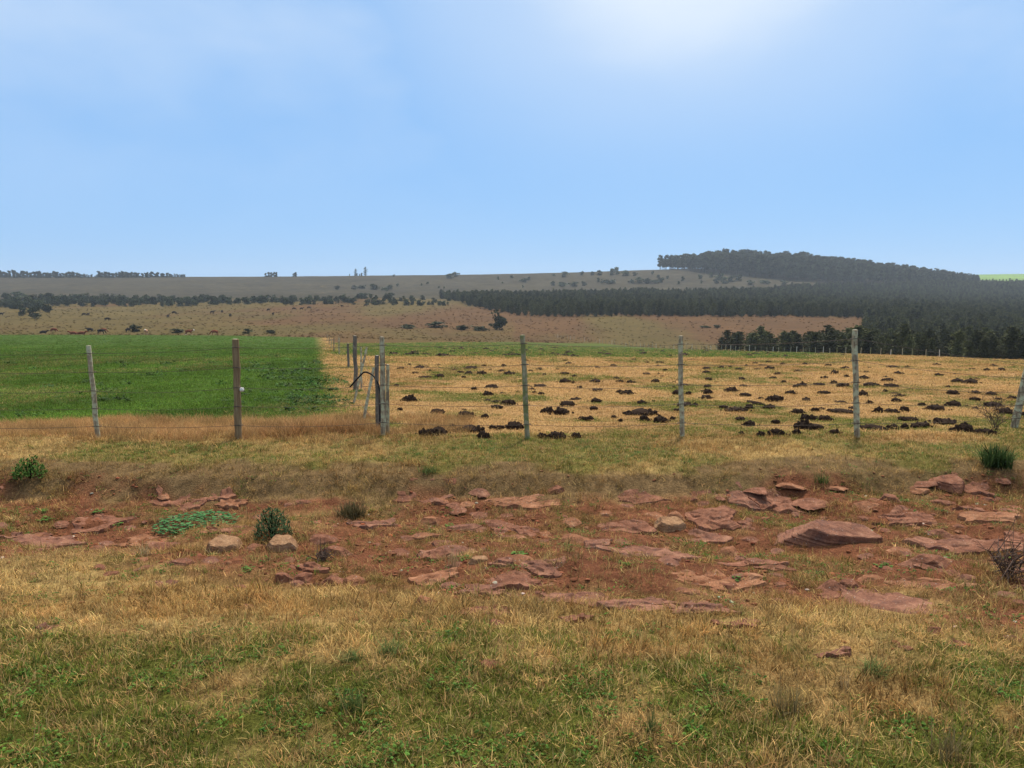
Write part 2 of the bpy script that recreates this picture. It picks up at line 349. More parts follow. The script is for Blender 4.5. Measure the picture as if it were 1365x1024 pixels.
# ------------------------------------------------------------------ object helpers
def mesh_np(name, verts, faces, mats=(), smooth=False, attrs=None, mi=None):
    me = bpy.data.meshes.new(name); me.from_pydata([tuple(v) for v in np.asarray(verts, float)], [], [tuple(int(i) for i in f) for f in faces])
    for m in mats: me.materials.append(m)
    if smooth: me.polygons.foreach_set('use_smooth', [True]*len(me.polygons))
    if mi is not None: me.polygons.foreach_set('material_index', np.asarray(mi, np.int32))
    for k, (typ, dom, data) in (attrs or {}).items():
        a = me.attributes.new(k, typ, dom)
        a.data.foreach_set('color' if 'COLOR' in typ else ('vector' if 'VECTOR' in typ else 'value'), np.asarray(data, np.float32).ravel())
    me.update(); return me
def link(name, data, parent=None, loc=(0,0,0), rot=(0,0,0), scl=(1,1,1), col=COL):
    o = bpy.data.objects.new(name, data); col.objects.link(o); o.location = loc; o.rotation_euler = rot; o.scale = scl
    if parent: o.parent = parent
    return o
def tag(o, label=None, cat=None, group=None, kind=None):
    if label: o['label'] = label
    if cat: o['category'] = cat
    if group: o['group'] = group
    if kind: o['kind'] = kind
    return o
def tube(pts, radii, sides=8, cap=True, jit=0.0, seed=0):
    """verts, faces of a tapered tube along pts"""
    rg = np.random.default_rng(seed); pts = [Vector(p) for p in pts]; V = []; Fc = []
    n = len(pts); up = Vector((0.13, 0.21, 1)).normalized()
    for i, p in enumerate(pts):
        d = (pts[min(i+1, n-1)]-pts[max(i-1, 0)]).normalized()
        a = d.cross(up if abs(d.dot(up)) < 0.95 else Vector((1, 0.2, 0))).normalized(); b = d.cross(a).normalized()
        for k in range(sides):
            t = 2*math.pi*k/sides; r = radii[i]*(1+jit*rg.uniform(-1, 1))
            V.append(p+a*(math.cos(t)*r)+b*(math.sin(t)*r))
    for i in range(n-1):
        for k in range(sides):
            q = (k+1) % sides; Fc.append((i*sides+k, i*sides+q, (i+1)*sides+q, (i+1)*sides+k))
    if cap:
        Fc.append(tuple(range(sides))[::-1]); Fc.append(tuple((n-1)*sides+k for k in range(sides)))
    return V, Fc

# scatter: one 'stuff' object whose points carry rotated, scaled, tinted copies of a few small meshes
def scatter(name, label, cat, pts, rot, scl, tint, protos, idx=None):
    n = len(pts)
    pc = bpy.data.collections.new(name+'_shapes')
    for p in protos: pc.objects.link(bpy.data.objects.new(p.name, p))
    if idx is None: idx = rng.integers(0, len(protos), n)
    me = bpy.data.meshes.new(name); me.from_pydata([], [], []); me.vertices.add(n)
    me.vertices.foreach_set('co', np.asarray(pts, np.float32).ravel())
    a = me.attributes.new('rot', 'FLOAT_VECTOR', 'POINT'); a.data.foreach_set('vector', np.asarray(rot, np.float32).ravel())
    a = me.attributes.new('scl', 'FLOAT_VECTOR', 'POINT'); a.data.foreach_set('vector', np.asarray(scl, np.float32).ravel())
    a = me.attributes.new('tint', 'FLOAT_VECTOR', 'POINT'); a.data.foreach_set('vector', np.asarray(tint, np.float32).ravel())
    a = me.attributes.new('idx', 'INT', 'POINT'); a.data.foreach_set('value', np.asarray(idx, np.int32))
    o = link(name, me); tag(o, label, cat, kind='stuff')
    g = bpy.data.node_groups.new(name, 'GeometryNodeTree')
    g.interface.new_socket('Geometry', in_out='INPUT', socket_type='NodeSocketGeometry'); g.interface.new_socket('Geometry', in_out='OUTPUT', socket_type='NodeSocketGeometry')
    gi = g.nodes.new('NodeGroupInput'); go = g.nodes.new('NodeGroupOutput'); ip = g.nodes.new('GeometryNodeInstanceOnPoints')
    ci = g.nodes.new('GeometryNodeCollectionInfo'); ci.inputs['Collection'].default_value = pc; ci.inputs['Separate Children'].default_value = True; ci.inputs['Reset Children'].default_value = True
    def na(nm, dt):
        q = g.nodes.new('GeometryNodeInputNamedAttribute'); q.data_type = dt; q.inputs['Name'].default_value = nm
        return [s for s in q.outputs if s.enabled and s.name == 'Attribute'][0]
    e2r = g.nodes.new('FunctionNodeEulerToRotation')
    L = g.links.new
    L(gi.outputs[0], ip.inputs['Points']); L(ci.outputs[0], ip.inputs['Instance']); ip.inputs['Pick Instance'].default_value = True
    L(na('idx', 'INT'), ip.inputs['Instance Index']); L(na('rot', 'FLOAT_VECTOR'), e2r.inputs[0]); L(e2r.outputs[0], ip.inputs['Rotation'])
    L(na('scl', 'FLOAT_VECTOR'), ip.inputs['Scale']); L(ip.outputs[0], go.inputs[0])
    md = o.modifiers.new('scatter', 'NODES'); md.node_group = g
    return o

def blades(name, n, lmin, lmax, wid, spread, lean, seed, m, segs=3, curl=0.8, bvr=(0.55, 1.5)):
    rg = np.random.default_rng(seed); V = []; Fc = []; B = []
    for _ in range(n):
        a = rg.uniform(0, 2*math.pi); r = spread*math.sqrt(rg.uniform()); bx, by = r*math.cos(rg.uniform(0, 6.28)), r*math.sin(rg.uniform(0, 6.28))
        L = rg.uniform(lmin, lmax); th = abs(rg.normal(0, lean)); da = np.array([math.cos(a), math.sin(a), 0]); sd_ = np.array([-math.sin(a), math.cos(a), 0])
        p = np.array([bx, by, -0.01]); w0 = wid*rg.uniform(0.6, 1.3); bv = rg.uniform(*bvr); k0 = len(V)
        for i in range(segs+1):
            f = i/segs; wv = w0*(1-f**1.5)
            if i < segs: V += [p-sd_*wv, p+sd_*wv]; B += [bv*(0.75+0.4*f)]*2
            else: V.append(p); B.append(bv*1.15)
            th2 = min(th+curl*f*rg.uniform(0.3, 1.0), 1.9)
            p = p+(da*math.sin(th2)+np.array([0, 0, 1])*math.cos(th2))*L/segs
        for i in range(segs-1): Fc.append((k0+2*i, k0+2*i+1, k0+2*i+3, k0+2*i+2))
        Fc.append((k0+2*segs-2, k0+2*segs-1, k0+2*segs))
    return mesh_np(name, V, Fc, [m], attrs={'bv': ('FLOAT_COLOR', 'POINT', np.array([[b, b, b, 1] for b in B]))})
def leaves(name, n, ll, lw, spread, hmax, seed, m, tilt=(0.2, 1.1), bvr=(0.6, 1.4), dome=True, stalk=False):
    rg = np.random.default_rng(seed); V = []; Fc = []; B = []
    for _ in range(n):
        a = rg.uniform(0, 6.283); r = spread*math.sqrt(rg.uniform()); b = rg.uniform(0, 6.283)
        z = hmax*rg.uniform(0.15, 1)*((1-(r/spread)**2)**0.5 if dome else 1)
        p = np.array([r*math.cos(b), r*math.sin(b), z]); ti = rg.uniform(*tilt); L = ll*rg.uniform(0.6, 1.2); W_ = lw*rg.uniform(0.7, 1.2)
        d = np.array([math.cos(a)*math.cos(ti-0.6), math.sin(a)*math.cos(ti-0.6), math.sin(ti-0.6)]); s = np.array([-math.sin(a), math.cos(a), 0]); up = np.cross(d, s)*0.12*L
        k = len(V); bv = rg.uniform(*bvr)
        V += [p, p+d*L*0.35+s*W_-up*0.5, p+d*L*0.75+s*W_*0.7, p+d*L, p+d*L*0.75-s*W_*0.7, p+d*L*0.35-s*W_-up*0.5, p+d*L*0.5+up]
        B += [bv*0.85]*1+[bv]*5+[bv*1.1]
        Fc += [(k, k+1, k+6), (k+1, k+2, k+6), (k+2, k+3, k+6), (k+3, k+4, k+6), (k+4, k+5, k+6), (k+5, k, k+6)]
    return mesh_np(name, V, Fc, [m], attrs={'bv': ('FLOAT_COLOR', 'POINT', np.array([[b, b, b, 1] for b in B]))})

# ================================================================== THE SETTING
# ground: three sheets that share their border rows
rows_n = np.concatenate([[-40, -20, -8, -3, 0, 1.2], np.arange(1.8, 4.4, 0.03), np.arange(4.4, 8.6, 0.027), np.exp(np.linspace(math.log(8.6), math.log(205), 300))])
rows_v = np.exp(np.linspace(math.log(205), math.log(700), 130))
rows_h = np.concatenate([np.exp(np.linspace(math.log(700), math.log(1600), 110)), [1800, 2000, 2150, 2300, 2450, 2600, 2750, 2900, 3100]])
sg = np.linspace(-1, 1, 321); sg = 0.75*sg+0.25*sg**3*1.0
def sheet(name, rows, m):
    nx = len(sg); X = []; Y = []
    for y in rows:
        half = min(2.2+1.05*max(y, 0)+ (10 if y < 0 else 0), 3400)
        X.append(sg*half); Y.append(np.full(nx, y))
    X = np.array(X).ravel(); Y = np.array(Y).ravel(); Z = hz(X, Y)
    c = ground_colour(X, Y); c4 = np.concatenate([c, np.ones((len(c), 1))], 1)
    i = np.arange(len(rows)-1)[:, None]*nx+np.arange(nx-1)[None, :]; i = i.ravel()
    Fc = np.stack([i, i+1, i+nx+1, i+nx], 1)
    me = bpy.data.meshes.new(name); nv = len(X); nf = len(Fc)
    me.vertices.add(nv); me.vertices.foreach_set('co', np.stack([X, Y, Z], 1).astype(np.float32).ravel())
    me.loops.add(nf*4); me.loops.foreach_set('vertex_index', Fc.astype(np.int32).ravel())
    me.polygons.add(nf); me.polygons.foreach_set('loop_start', np.arange(0, nf*4, 4, dtype=np.int32)); me.polygons.foreach_set('loop_total', np.full(nf, 4, np.int32))
    me.polygons.foreach_set('use_smooth', np.ones(nf, bool)); me.materials.append(m)
    a = me.attributes.new('albedo', 'FLOAT_COLOR', 'POINT'); a.data.foreach_set('color', c4.astype(np.float32).ravel())
    me.update(calc_edges=True); me.validate()
    return tag(link(name, me), kind='structure')
tag(sheet('ground', rows_n, M_NEAR), 'roadside verge, bare ditch and fenced fields on one stretch of ground', 'ground')
tag(sheet('valley', rows_v, M_MID), 'brown and olive rough grassland in the valley beyond the fields', 'valley')
tag(sheet('hill', rows_h, M_HILL), 'long grey-brown hill that closes the view under the sky', 'hill')

# ------------------------------------------------------------------ fences
def post_mesh(name, base, top, r, m, seed, taper=0.9, sides=9, notch=True):
    base = Vector(base); top = Vector(top); b2 = base-(top-base).normalized()*0.25; rg = np.random.default_rng(seed)
    n = 9; pts = []; rad = []
    for i in range(n):
        f = i/(n-1); p = b2.lerp(top, f)+Vector((rg.normal(0, r*0.12), rg.normal(0, r*0.12), 0)); pts.append(p-base); rad.append(r*(1+(taper-1)*f)*rg.uniform(0.93, 1.07))
    pts.append(pts[-1]+(top-base).normalized()*r*0.12); rad.append(rad[-1]*0.72)
    V, Fc = tube(pts, rad, sides, True, 0.10, seed)
    me = mesh_np(name, V, Fc, [m, M_CUT]); me.polygons[len(Fc)-1].material_index = 1
    return me
def add_post(parent, u0, v0, u1, v1, wpx, m, seed, label=None, name='post'):
    b = gp(u0, v0); D = b.y; top = at(u1, v1, D)
    o = link(name, post_mesh(name, b, top, wpx/2*D/F, m, seed), parent, b)
    if label: o['label'] = label
    return o, b, top
def wire(parent, pts, r=0.0025, name='wire'):
    V, Fc = tube(pts, [r]*len(pts), 5, False); me = mesh_np(name, V, Fc, [M_WIRE], True)
    return link(name, me, parent)
def strand(a, b, sag, k=7):
    return [a.lerp(b, i/k)-Vector((0, 0, sag*4*(i/k)*(1-i/k))) for i in range(k)]
fence = link('wire_fence', None); tag(fence, 'wire fence on weathered wooden posts along the top of the rocky bank', 'fence')
specs = [(-95,585,-118,458,7,M_P_GREY,None),(131,585,117.5,461,6.6,M_P_LICH,'thin leaning post mottled with pale lichen'),(318,585,314,452.5,10,M_P_BROWN,'thick round brown post with a pale sawn top'),
 (511,581,510,449.5,7.4,M_P_LICH,'tall pale lichened corner post'),(703,585,697,447,7.2,M_P_GREEN,'pale post with dark green moss down one side'),
 (909,582,907,448,6.8,M_P_LICH,'straight pale post with a dark streak'),(1142,584,1139,440,7.8,M_P_LICH,'tall rough post with lichened foot'),
 (1352,570,1373,478,9.5,M_P_LICH,'thick post leaning outwards'),(1585,572,1612,452,8,M_P_GREY,None)]
fp = []
for i, (u0,v0,u1,v1,wp,m,lb) in enumerate(specs):
    o, b, t = add_post(fence, u0, v0, u1, v1, wp, m, 40+i, lb); fp.append((b, t, o))
add_post(fence, 517, 580, 516.5, 486, 5, M_P_LICH, 71, 'short thin stake tied to the corner post')
for f in (0.14, 0.33, 0.52, 0.72, 0.92):
    pts = []
    for i in range(len(fp)-1):
        a = fp[i][0].lerp(fp[i][1], f)-Vector((0, 0.045, 0)); b = fp[i+1][0].lerp(fp[i+1][1], f)-Vector((0, 0.045, 0))
        pts += strand(a, b, 0.02+0.02*random.random())
    pts.append(fp[-1][0].lerp(fp[-1][1], f)); wire(fence, pts)
    for b, t, o in fp[1:-1]:                      # a turn of wire round each post
        c = b.lerp(t, f); r = 0.052
        q = [c-b+Vector((math.cos(k*math.pi/5)*r, math.sin(k*math.pi/5)*r, 0.006*math.sin(k))) for k in range(11)]
        wire(o, q, 0.003, 'wire_tie')
V1, F1 = tube([(0,0,0),(0.016,0,0),(0.03,0,0),(0.046,0,0),(0.058,0,0)], [0.026,0.036,0.026,0.034,0.016], 10)
V1 = [Vector((v.x*0.75+0.045, v.y*0.8, v.z*0.8)) for v in V1]
pb, ptp, po = fp[2]; k = pb.lerp(ptp, 0.5)-pb
ins = link('insulator', mesh_np('insulator', V1, F1, [M_WHITE], True), po, k+Vector((0, -0.02, 0.0)))

# wire gate in the side fence: two gate posts, three loose stakes, slack wires
gate = link('wire_gate', None); tag(gate, 'slack wire gate with loose leaning stakes beside the corner post', 'gate')
g_near, gb, gt = add_post(gate, 503, 574, 502.5, 474, 6, M_P_GREY, 81, 'grey gate post standing close behind the corner post', 'gate_post')
gq = gp(474.5, 522); gtop = at(473, 448, gq.y)
link('gate_post', post_mesh('gate_post', gq, gtop, 0.055, M_P_GREY, 82), gate, gq)['label'] = 'dark grey post at the far end of the gate'
stk = []
for j, (u0,v0,u1,v1) in enumerate([(484.5,561,498,490),(472,537,489,463),(482,519,481,463)]):
    b = gp(u0, v0); t = at(u1, v1, b.y+0.2); stk.append((b, t))
    link('stake', post_mesh('stake', b, t, 0.024, M_P_LICH, 90+j, 0.9, 7), gate, b)
for f in (0.2, 0.5, 0.8, 0.96):
    pts = [gb.lerp(gt, f)]+[a.lerp(b, f) for a, b in stk]+[gq.lerp(gtop, f)]
    P = []
    for a, b in zip(pts[:-1], pts[1:]): P += strand(a, b, 0.06, 5)
    P.append(pts[-1]); wire(gate, P)
hb = gb+Vector((0.06, -0.1, 0)); hy = hb.y
hpts = [(506.5,572,0),(506.5,548,0),(507,525,0),(505,514,0.05),(501,505,0.1),(496,499.5,0.15),(490,496.5,0.2),(485,496,0.25),(480,501,0.35),(474,507.5,0.45),(466.5,516,0.55)]
P = [at(u, v, hy+d) for u, v, d in hpts]
Pf = []
for i in range(len(P)-1):
    for q in range(4): Pf.append(P[i].lerp(P[i+1], q/4))
Pf.append(P[-1])
for _ in range(2): Pf = [Pf[0]]+[(Pf[i-1]+Pf[i]*2+Pf[i+1])/4 for i in range(1, len(Pf)-1)]+[Pf[-1]]
V, Fc = tube([p-hb for p in Pf], [0.011]*len(Pf), 8); tag(link('hose', mesh_np('hose', V, Fc, [M_HOSE], True), None, hb), 'black rubber hose arching off the gate post', 'hose')

fence2 = link('wire_fence', None); tag(fence2, 'sparse boundary fence running away between green crop and dry pasture', 'fence')
prev = (gq, gtop)
tops = []
for j, (u, D) in enumerate([(464,33),(452,62),(445,80),(441.5,105),(439,135),(437,170),(436,200)]):
    p = at(u, 470, D); b = Vector((p.x, D, hz1(p.x, D))); t = b+Vector((0.02*j, 0, 1.35 if j else 1.0)); tops.append((b, t))
    link('post', post_mesh('post', b, t, 0.05, M_P_LICH if j % 2 else M_P_GREY, 100+j), fence2, b)
for f in (0.3, 0.6, 0.9):
    pl = [gq.lerp(gtop, f)]+[a.lerp(b, f) for a, b in tops]; wire(fence2, pl, 0.003)

fence3 = link('wire_fence', None); tag(fence3, 'row of pale short posts along the far edge of the pasture by the pines', 'fence')
fx = np.linspace(RIMX[0], RIMX[-1], 900); fy = fence_y(fx); ln = np.concatenate([[0], np.cumsum(np.hypot(np.diff(fx), np.diff(fy)))])
meshes3 = [post_mesh('post', (0,0,0), (0.03*(i-1), 0, 1.25), 0.075, [M_P_LICH, M_CUT, M_P_LICH, M_P_GREEN][i], 120+i, 0.95, 6) for i in range(4)]
d = 0; j = 0; t3 = []
while d < ln[-1]:
    x = float(np.interp(d, ln, fx)); y = float(np.interp(d, ln, fy)); z = hz1(x, y)
    o = link('post', meshes3[j % 4], fence3, (x, y, z), (random.uniform(-.05,.05), random.uniform(-.06,.06), random.uniform(0,6)), (1, 1, random.choice((0.85,1,1,1.08,1.2)))); t3.append(Vector((x, y, z)))
    d += random.uniform(2.1, 2.8); j += 1
for h_ in (0.5, 1.0): wire(fence3, [p+Vector((0, 0, h_)) for p in t3], 0.004)

# ------------------------------------------------------------------ rocks
def ico(sub):
    bm = bmesh.new(); bmesh.ops.create_icosphere(bm, subdivisions=sub, radius=1); bm.verts.ensure_lookup_table()
    v = np.array([x.co[:] for x in bm.verts]); f = [[q.index for q in p.verts] for p in bm.faces]; bm.free(); return v, f
ICO = {k: ico(k) for k in (1, 2, 3, 4, 5)}
def rock_mesh(name, w_, d_, h_, seed, m, sub=3, flat=False, planes=None):
    rg = np.random.default_rng(seed); v, f = ICO[sub]; v = v/np.linalg.norm(v, axis=1)[:, None]
    pl = []
    t = rg.normal(0, 0.05 if flat else 0.28, 2); pl.append((np.array([t[0], t[1], 1]), 0.8))
    if not flat:
        t = rg.normal(0, 0.45, 2); pl.append((np.array([t[0], t[1], 1]), rg.uniform(0.9, 1.05)))
    pl.append((np.array([0, 0, -1]), 0.9))
    ns = rg.integers(6, 9); a0 = rg.uniform(0, 6.28)
    for i in range(ns):
        a = a0+6.283*i/ns+rg.normal(0, 0.22); pl.append((np.array([math.cos(a), math.sin(a), rg.uniform(0.05, 0.9)]), rg.uniform(0.62, 1.0)))
    if planes: pl = [(np.array(a), o_) for a, o_ in planes]
    r = np.full(len(v), 9.0)
    inv = np.zeros(len(v))
    for n_, o_ in pl:
        n_ = n_/np.linalg.norm(n_); q = np.maximum(v@n_, 1e-4)/o_; inv = inv+q**(64 if not flat else 34)
    r = inv**(-1/(64 if not flat else 34))
    ang = np.arctan2(v[:, 1], v[:, 0])
    if flat: r = r*(1+0.28*(vnoise(np.cos(ang)*1.7+seed, np.sin(ang)*1.7, 1.0, seed)-0.5)*(np.abs(v[:, 2]) < 0.9))
    p = v*r[:, None]
    st = vnoise(p[:, 2]*3.1+seed, p[:, 2]*0, 0.35, seed+5)-0.5
    side = 1-np.clip(np.abs(v[:, 2])*1.1, 0, 1)
    p[:, :2] *= (1+0.10*st*side)[:, None]
    p = p*np.array([w_/2, d_/2, h_])
    nn = (fbm3(p*1.0+seed*1.7, max(w_, d_)*0.45, seed, 4)-0.5)
    nf = (fbm3(p+seed, 0.07, seed+9, 3)-0.5)
    nv = v*np.array([0.5, 0.5, 1.0]); nv /= np.linalg.norm(nv, axis=1)[:, None]
    p = p+nv*(nn*min(w_, d_)*0.20*(0.5 if flat else 1)+nf*min(0.022, 0.25*h_))[:, None]
    return mesh_np(name, p, f, [m])
def slab_mesh(name, w_, d_, h_, seed, m, at_):
    """bedded rock: jagged outline, stepped top, broken edge that dives into the soil"""
    rg = np.random.default_rng(seed); nr, na = 16, 56; V = [(0, 0, 0)]; th = np.arange(na)*2*math.pi/na
    pl = [(rg.uniform(0, 6.28), rg.uniform(0.7, 1.0)) for _ in range(7)]+[(k*1.571+rg.normal(0, .3), rg.uniform(0.8, 1)) for k in range(4)]
    ro = np.min([o_/np.maximum(np.cos(th-a_), 0.05) for a_, o_ in pl], axis=0); ro = np.minimum(ro, 1.15)
    ro = ro*(0.72+0.5*vnoise(np.cos(th)*2.4+seed, np.sin(th)*2.4, 1, seed))*(0.92+0.16*vnoise(np.cos(th)*8+seed, np.sin(th)*8, 1, seed+1))
    fr = np.concatenate([np.linspace(0.07, 0.93, nr-3), [0.975, 1.0, 1.03]])
    for f in fr:
        for a, r_ in zip(th, ro): V.append((f*r_*math.cos(a)*w_/2, f*r_*math.sin(a)*d_/2, f))
    V = np.array(V, float); f = V[:, 2].copy()
    q = fbm(V[:, 0]+seed*3.3, V[:, 1]*1.3, max(0.20, 0.5*w_), seed, 3)*5; st = (np.floor(q)+sstep(0.35, 0.65, q-np.floor(q)))/5
    z = h_*(1.0*(st-0.44))+(fbm(V[:, 0], V[:, 1], 0.06, seed+4, 3)-0.5)*0.016
    z = z+np.clip(0.85*(hz(V[:, 0]+at_.x, V[:, 1]+at_.y)-at_.z), -0.12, 0.12)+0.006
    z = z-sstep(0.96, 1.03, f)*(0.16+h_); V[:, 2] = z
    Fc = [(0, 1+k, 1+(k+1) % na) for k in range(na)]
    for i in range(len(fr)-1):
        for k in range(na): a = 1+i*na+k; b = 1+i*na+(k+1) % na; Fc.append((a, a+na, b+na, b))
    return mesh_np(name, V, Fc, [m])
# hero and named stones: zoom frame, x, y (lower edge), width, height in the frame, form, stone, label
ROCK = []
def rk(fr, x, y, w_, h_, form, m, label=None): 
    ox = {'L': 0, 'M': 450, 'R': 905}[fr]; ROCK.append((ox+x/2.967, 590+y/2.967, w_/2.967, h_/2.967, form, m, label))
rk('L',150,420,330,66,'f',M_PURP,'long low red-brown rock outcrop at the left of the leafy weed mat')
rk('L',45,392,100,40,'f',M_PURP); rk('L',885,468,140,82,'b',M_TANR,'tan boulder with a dark undercut, in front of the feathery bush'); rk('L',1112,446,112,64,'b',M_TANR,'pale tan angular boulder at the foot of the feathery bush')
rk('L',940,368,200,48,'f',M_RED,'flat reddish slab between the weed mat and the tan boulders'); rk('L',860,325,66,44,'b',M_ORNG,'small orange-red stone in the leafy weed mat')
rk('L',770,265,110,35,'f',M_RED); rk('L',870,232,115,32,'f',M_RED); rk('L',915,256,115,26,'f',M_ORNG)
for a in [(575,512,76,32),(385,512,52,32),(445,528,74,20),(720,492,104,36),(670,420,104,26),(800,325,50,22),(1255,332,42,30),(1190,256,64,36),(1320,346,28,26),(980,672,64,38),(740,268,60,24),(560,470,50,18),(250,330,60,22),(1000,430,60,28)]: rk('L', *a, 's', random.choice((M_RED, M_ORNG, M_RED)))
rk('L',1115,572,76,56,'b',M_RED,'blocky red stone split along a straight joint'); rk('L',1190,560,80,44,'b',M_RED); rk('L',1240,520,150,36,'f',M_RED); rk('L',1330,580,130,46,'b',M_RED); rk('L',1320,462,112,54,'b',M_RED); rk('L',1262,408,96,42,'b',M_RED)
rk('L',200,755,116,38,'f',M_PURP); rk('L',660,585,116,46,'f',M_PURP)
rk('M',365,338,100,46,'b',M_ORNG,'orange-brown flat-topped stone beside a small green weed'); rk('M',485,362,146,36,'b',M_PURP,'dark elongated slab edge among thin straw grass')
for a in [(410,238,44,18),(570,302,70,28),(668,302,70,22),(620,328,114,22),(340,382,124,24),(1120,412,56,30),(920,328,76,34),(615,732,62,34),(585,898,72,40),(640,246,90,26),(760,232,70,22),(1150,265,60,24),(1060,296,60,26),(520,250,60,18),(1250,300,70,26)]: rk('M', *a, 's', random.choice((M_RED, M_ORNG, M_RED)))
rk('M',380,474,124,36,'f',M_RED); rk('M',560,490,80,36,'b',M_TANR); rk('M',1315,364,116,58,'b',M_TANR,'box-shaped brown stone with a shaded front face'); rk('M',1335,312,84,40,'b',M_ORNG); rk('M',865,210,74,34,'b',M_RED)
rk('M',1030,428,150,80,'f',M_PURP,'purple-grey rounded slab with a pale broken corner'); rk('M',930,414,116,48,'b',M_ORNG)
rk('M',1230,480,330,100,'f',M_PURP,'wide smooth purplish slab behind a clump of straw'); rk('M',800,530,190,66,'f',M_PURP); rk('M',640,500,110,34,'f',M_PURP)
rk('M',340,665,74,60,'b',M_ORNG,'orange upright stone standing alone in dry grass'); rk('M',60,585,104,56,'b',M_ORNG)
rk('M',570,620,210,54,'f',M_PURP); rk('M',520,690,130,40,'f',M_RED); rk('M',930,668,340,96,'f',M_PURP,'broad bedrock slab joined to its neighbour by a crack'); rk('M',930,722,150,44,'f',M_RED)
rk('M',1185,690,330,100,'f',M_PURP,'broad bedrock slab on the far side of the crack'); rk('M',690,570,250,36,'f',M_RED); rk('M',760,632,230,44,'f',M_PURP)
rk('R',635,440,330,112,'B',M_PURP,'largest boulder, a long thick slab with a broken front face')
rk('R',1070,182,136,54,'b',M_RED,'red slab jutting out below the dark green shrub'); rk('R',350,258,156,46,'f',M_RED); rk('R',1145,280,106,46,'f',M_RED); rk('R',850,328,186,40,'f',M_RED); rk('R',1345,410,110,66,'f',M_RED)
rk('R',990,505,158,62,'b',M_RED,'wedge-shaped red stone right of the largest boulder'); rk('R',1140,565,96,40,'b',M_PURP); rk('R',1035,386,84,44,'b',M_RED); rk('R',1125,406,94,42,'b',M_RED)
for a in [(945,200,74,28),(980,168,104,22),(515,250,96,34),(735,270,74,38),(975,322,54,24),(885,448,84,34),(1090,524,54,22),(990,584,84,34),(765,550,84,28),(310,486,64,28),(285,404,64,38),(400,442,54,22),(130,604,44,34),(280,604,44,32),(1030,562,44,24),(400,574,54,24),(250,334,54,32),(90,344,64,28),(180,338,94,32),(70,302,54,24),(1285,618,80,34),(1345,660,54,44),(1330,800,64,38),(900,830,64,28),(620,190,70,24),(440,180,80,24),(310,200,90,26),(1280,160,60,22),(1050,250,70,24),(880,270,44,26)]: rk('R', *a, 's', random.choice((M_RED, M_RED, M_ORNG, M_PURP)))
rk('R',840,250,86,44,'b',M_RED); rk('R',600,594,76,46,'b',M_RED); rk('R',672,594,76,52,'b',M_RED); rk('R',200,466,86,54,'b',M_ORNG,'orange angular stone beside the wide smooth slab'); rk('R',200,606,76,50,'b',M_RED)
rk('R',390,516,146,34,'f',M_RED); rk('R',90,690,310,50,'f',M_PURP); rk('R',830,722,560,170,'f',M_PURP,'largest flat slab of bare red rock, level with the turf')
rk('R',1015,772,60,46,'b',M_RED,'small block at the corner of the largest flat slab'); rk('R',1095,812,106,34,'f',M_RED); rk('R',610,858,160,56,'f',M_PURP,'smooth purplish slab set in the green verge grass'); rk('R',490,400,90,70,'b',M_PURP,'dark knob of rock against the end of the largest boulder')
CW = {M_RED.name: 'red', M_ORNG.name: 'orange', M_PURP.name: 'purplish', M_TANR.name: 'tan'}
ANCH = [(gp(u, v).x, gp(u, v).y, t_) for u, v, t_ in ((50,725,'by the long low outcrop'),(262,695,'by the leafy weed mat'),(364,735,'by the feathery bush'),(468,685,'by the dark rush tuft'),(612,715,'by the dark slab edge'),(650,790,'by the cracked bedrock slabs'),(865,740,'by the wide smooth slab'),(760,660,'below the bank between the mossy and the straight post'),(1120,735,'by the largest boulder'),(1180,830,'by the largest flat slab'),(1280,655,'below the broom-like shrub'),(1330,760,'by the dry twiggy bush'),(400,785,'by the split red block'))]
for a in [(560,660,110,16),(700,668,130,18),(880,655,150,18),(990,660,140,20),(960,690,150,22),(840,700,130,18),(690,712,110,18),(1050,672,120,18),(1210,690,120,18),(1260,720,140,24),(1330,690,110,20),(1330,730,120,24),(930,715,110,22),(600,735,120,22),(700,775,170,28),(640,812,150,24),(900,800,150,26),(990,830,120,20),(960,775,120,22),(480,700,110,18),(250,665,130,16),(120,700,140,18),(180,720,120,18),(420,775,120,20),(1240,780,130,22),(1010,745,110,20),(1290,650,100,14),(560,770,120,20)]: ROCK.append((a[0]+random.uniform(-15, 15), a[1]+a[3]*0.5, a[2]*random.uniform(0.5, 1.0), a[3]*random.uniform(0.7, 1.3), 'f', random.choice((M_RED, M_PURP, M_RED, M_ORNG)), None))
fr_ = np.random.default_rng(99)
while len(ROCK) < 296:
    u, v = fr_.uniform(-10, 1375), fr_.uniform(648, 832); b = gp(u, v); c_ = cover(np.array([b.x]), np.array([b.y]))['soil'][0]
    if fr_.uniform() > c_*float(sstep(0.38, 0.62, fbm(np.array([b.x]), np.array([b.y]), 0.7, 65, 3))[0])*1.3: continue
    w0 = 7+22*fr_.uniform()**2; ROCK.append((u, v, w0*(0.7+0.5*(v-640)/200), w0*fr_.uniform(0.28, 0.5), 's', [M_RED, M_ORNG, M_RED, M_PURP][fr_.integers(4)], None))
BIGP = [((0.04, -0.16, 1), 0.78), ((0.25, -0.1, 1), 0.86), ((0.12, -1, 0.08), 0.80), ((0.7, -1, 0.12), 0.86), ((-0.9, -0.8, 0.25), 0.92), ((-1, 0.2, 0.5), 0.92), ((1, 0.2, 0.35), 0.95), ((0, 1, 0.4), 0.85), ((0, 0, -1), 0.9)]
rock_xy = []
